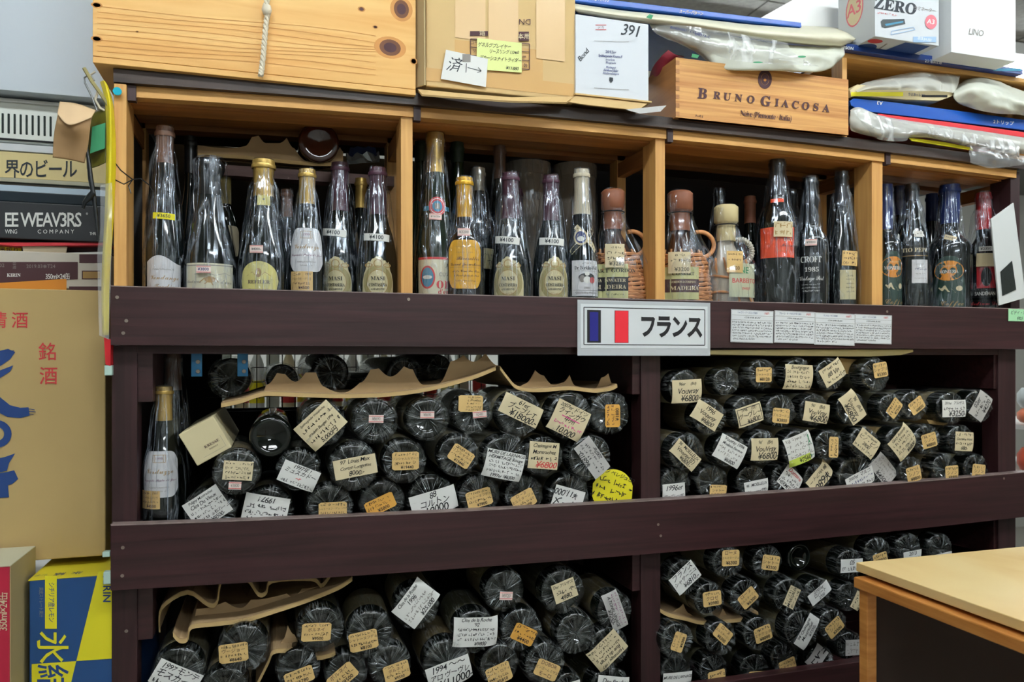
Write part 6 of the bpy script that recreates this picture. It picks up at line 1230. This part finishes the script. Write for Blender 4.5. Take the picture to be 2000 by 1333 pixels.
lbox('black_beer_box', 'black beer tray box with white lettering, left of the rack', -260, 216, 474, 404, .172, .25, mat('black_printed_card', '26282c', .5),
     [('t', 'EE WEAV3RS', 84, 431, 39, 0, 'w', 'BN'), ('t', 'EE', 0, 0, 0.01, 0, 'w', ''), ('t', '®', 170, 418, 6, 0, 'w', ''), ('t', 'WING', 22, 453, 12, 0, 'w', 'N'), ('t', 'C O M P A N Y', 109, 453, 11, 0, 'w', ''), ('t', 'THRE', 182, 457, 8, 0, 'w', 'BN')])
lbox('black_crate', 'dark glossy crate edge above the black beer box', -260, 216, 404, 384, .20, .22, mat('dark_crate', '1c2830', .3))
# the refrigerated showcase behind
sx = lambda p_: P(p_, 300, .34).x
q = P(80, 300, .34)
t = thing('display_cooler', 'white refrigerated showcase with slotted vent and yellow sign, upper left', 'refrigerator', (q.x, .5, 1.4)); cb = tuple(t.location)
def cpan(nm, y0, y1, Y, d, m, x0=-400, x1=214):
    a, b_ = P(x0, 0, Y).x, P(x1, 0, Y).x; z0, z1 = P(100, y1, Y).z, P(100, y0, Y).z
    return B().box(a, b_, Y, Y+d, z0, z1).make(nm, m, t, cb, bevel=.0008)
CW = mat('cooler_enamel', 'f2f6ee', .35); CT_ = mat('cooler_trim', 'b8b49c', .4)
cpan('upper_panel', -160, 184, .30, .3, mat('panel_woodgrain_white', 'd2dce6', .5, bump=.4, bscale=20))
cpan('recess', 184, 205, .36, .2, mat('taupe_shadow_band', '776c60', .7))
cpan('vent_housing', 205, 283, .335, .25, CW); cpan('trim_strip', 199, 206, .33, .02, WHITE); cpan('trim_strip', 276, 279, .331, .01, BLACK); cpan('trim_strip', 286, 300, .33, .2, WHITE2)
slm = mat('vent_slot', '16241f', .7)
for k_ in range(-6, 9):
    xx = 5+k_*11.7+0; yc = 240+k_*.8
    if xx < 105:
        a0 = P(xx, yc-19, .334); a1 = P(xx, yc+20, .334); B().box(a0.x-.0017, a0.x+.0017, .3335, .336, a1.z, a0.z).make('vent_slot', slm, t, cb, bevel=.001)
cpan('sign_board', 302, 352, .332, .02, mat('sign_yellow_wood', 'ecd89a', .5, var=.1, bscale=15)); cpan('trim_strip', 352, 360, .325, .03, CT_); cpan('trim_strip', 361, 366, .33, .03, mat('dark_trim', '5a5448', .5)); cpan('trim_strip', 366, 386, .33, .03, mat('pale_blue_trim', 'c4d6e4', .4))
cpan('body', 386, 800, .62, .1, CW)
ink(t, [('t', '界のビール', 80, 333, 39, 0, 'B', 'XN')], pxf(.3315, cb), 'sign_lettering')
# hanging bag, kraft paper and strap beside the left post
a0 = P(150, 250, .05); t = thing('kraft_paper', 'folded tan kraft sheet clipped at the upper left of the rack', 'paper', a0)
loft('sheet', [[(117, 199, .0), (150, 203, -.01), (187, 216, .0)], [(112, 230, -.02), (145, 245, -.03), (178, 236, -.02)], [(106, 262, -.01), (140, 274, -.015), (172, 284, -.01)], [(103, 308, .0), (134, 312, .0), (165, 319, .0)]], mat('tan_kraft_sheet', 'b99468', .7), t, tuple(a0), thick=.0012)
loft('curled_flap', [[(117, 199, -.002), (150, 204, -.012), (187, 216, -.002)], [(112, 222, -.026), (135, 244, -.038), (178, 230, -.026)]], mat('pale_kraft_inside', 'd8b890', .6), t, tuple(a0), thick=.001)
a0 = P(205, 400, .02); t = thing('hanging_bag', 'green and yellow bag with clear edge hanging beside the left post', 'bag', a0); bs = tuple(a0)
loft('printed_panel', [[(182, 222, .02), (195, 216, .01), (208, 212, .0)], [(174, 260, .02), (190, 256, .01), (208, 250, .0)], [(170, 296, .02), (188, 294, .01), (207, 286, .0)], [(170, 330, .02), (188, 326, .01), (206, 318, .0)]], mat('bag_green_gold', '7a7418', .5, var=.6, bscale=14), t, bs, thick=.001)
ink(t, [('p', [(180, 248), (206, 240), (205, 290), (176, 300)], 'G')], pxf(-.003, bs))
loft('yellow_edge', [[(196, 160, .01), (204, 158, .0), (212, 172, .0)], [(206, 205, .0), (214, 205, -.01), (221, 210, .0)], [(208, 300, .0), (215, 300, -.01), (226, 300, .0)], [(205, 420, .0), (211, 420, -.01), (222, 420, .0)], [(199, 540, .0), (204, 540, -.008), (214, 540, .0)], [(200, 655, .0), (204, 655, -.006), (212, 655, .0)]], mat('bag_yellow', 'dcc81c', .4), t, bs, thick=.001)
loft('clear_edge', [[(196, 362, -.012), (219, 356, -.012)], [(196, 450, -.016), (219, 440, -.016)], [(190, 500, -.012), (216, 560, -.012)], [(194, 655, -.01), (213, 664, -.01)]], BAGC, t, bs, thick=0, jit=.003)
B().prism([P(203, 660, .0), P(216, 664, .0), P(216, 716, .0), P(206, 712, .0)], (0, .02, 0)).make('red_corner', mat('bag_red', 'c01c24', .4), t, bs)
a0 = P(168, 160, .0); t = thing('wire_hook', 'bent steel hook and frayed string above the kraft sheet', 'hook', a0)
B().tube([P(x, y, .0) for x, y in ((189, 216), (178, 186), (166, 162), (165, 152), (171, 148), (180, 150), (184, 158))], .0013, 8).make('hook', mat('steel', '8a8c8c', .3, metal=.8), t, tuple(a0), smooth=True)
B().tube([P(x, y, .003) for x, y in ((186, 140), (176, 147), (182, 160), (192, 175), (186, 195), (196, 212), (205, 216))], .0018, 6).make('string', mat('cotton_rope', 'e2d8c2', .9), t, tuple(a0), smooth=True)
B().tube([P(x, y, -.004) for x, y in ((164, 133), (180, 160), (196, 182), (208, 200), (216, 214))], .0026, 6).make('string', mat('olive_straw', '9a9060', .8), t, tuple(a0), smooth=True)
a0 = P(178, 330, .0); t = thing('black_strap', 'thin black strap with knot hanging over the yellow sign', 'strap', a0)
B().tube([P(x, y, -.005) for x, y in ((180, 222), (172, 250), (170, 290), (174, 320), (177, 350), (183, 382), (187, 420), (192, 470))], [.0016, .0016, .002, .003, .0035, .003, .003, .002], 8).make('strap', CAPK, t, tuple(a0), smooth=True)
B().tube([P(x, y, -.01) for x, y in ((182, 376), (174, 386), (165, 396), (162, 408))], [.004, .0045, .003, .002], 8).make('knot', CAPK, t, tuple(a0), smooth=True)
CL = mat('clear_green_plastic', 'bcd8cc', .15)
for i, (x, y, h_) in enumerate(((211, 724, 20), (207, 1084, 10), (209, 1130, 24))):
    p = P(x, y, .0); o = B().box(-.005, .005, 0, .012, -h_*.00037, h_*.00037).make('plastic_clip', CL, bevel=.001); o.location = p; tag(o, 'small clear plastic clip on the left side of rack, %s' % ('topmost', 'middle', 'lowest')[i], 'clip', 'clear clips left of the rack')

# ------------------------------------------------------------------ the plywood table at the right
TY = -.30; c = P(1672, 1099, TY); zt = c.z
base = (c.x+.35, TY-.28, 0)
t = thing('plywood_table', 'pine plywood topped table in the right foreground, out of focus', 'table', base)
B().box(-.35, .55, -.30, .28, zt-.013, zt).make('tabletop', PLY, t, (0, 0, 0), bevel=.001)
B().box(-.362, .55, -.30, .272, zt-.034, zt-.018).make('lower_board', PLYE, t, (0, 0, 0), bevel=.002)
B().box(-.33, .53, -.29, .26, zt-.018, zt-.013).make('spacer', mat('dark_gap', '2a1a12', .8), t)
B().box(-.355, -.338, .252, .268, 0, zt-.034).make('leg', PLYE, t, bevel=.001); B().box(-.355, -.335, -.29, -.27, 0, zt-.034).make('leg', PLYE, t, bevel=.001); B().box(.53, .55, .25, .27, 0, zt-.034).make('leg', PLYE, t)
B().box(-.338, .53, .256, .264, .02, zt-.034).make('dark_backing', mat('dark_hardboard', '2e1c12', .8), t)
# dark boards left and right of the rack beyond the frame
for i, (y0, y1, c, d) in enumerate(((758, 800, 'd8e0e0', 'pale packet behind the right post, upper one'), (800, 830, 'e07850', 'orange packet behind the right post, upper bay'), (878, 925, 'd84820', 'red orange packet behind the right post, low in upper bay'))):
    q = P(1988, y1, .2); z0 = q.z; z1 = P(1988, y0, .2).z
    t = thing('snack_packet', d, 'packet', (q.x+.09, .2, z0), group='packets right of the rack')
    B().lathe([(.001, 0), (.052, .002), (.06, .3*(z1-z0)), (.06, .7*(z1-z0)), (.05, (z1-z0)-.002), (.001, z1-z0)], 16).make('bag', mat('packet_%d' % i, c, .35), t, smooth=True)
q = P(1995, 925, .2); t = thing('side_shelf', 'white shop shelf just right of the rack holding packets', 'shelf', (q.x+.3, .25, 0))
for z in (P(1988, 925, .2).z, P(1988, 832, .2).z-.001): B().box(-.27, .3, -.1, .2, z-.012, z-.0005).make('shelf_board', HOUS, t)
B().box(.28, .3, -.1, .2, 0, P(1988, 925, .2).z-.012).make('side', HOUS, t); B().box(-.27, -.25, .1, .2, 0, 1.35).make('upright', HOUS, t)
flush_ink()
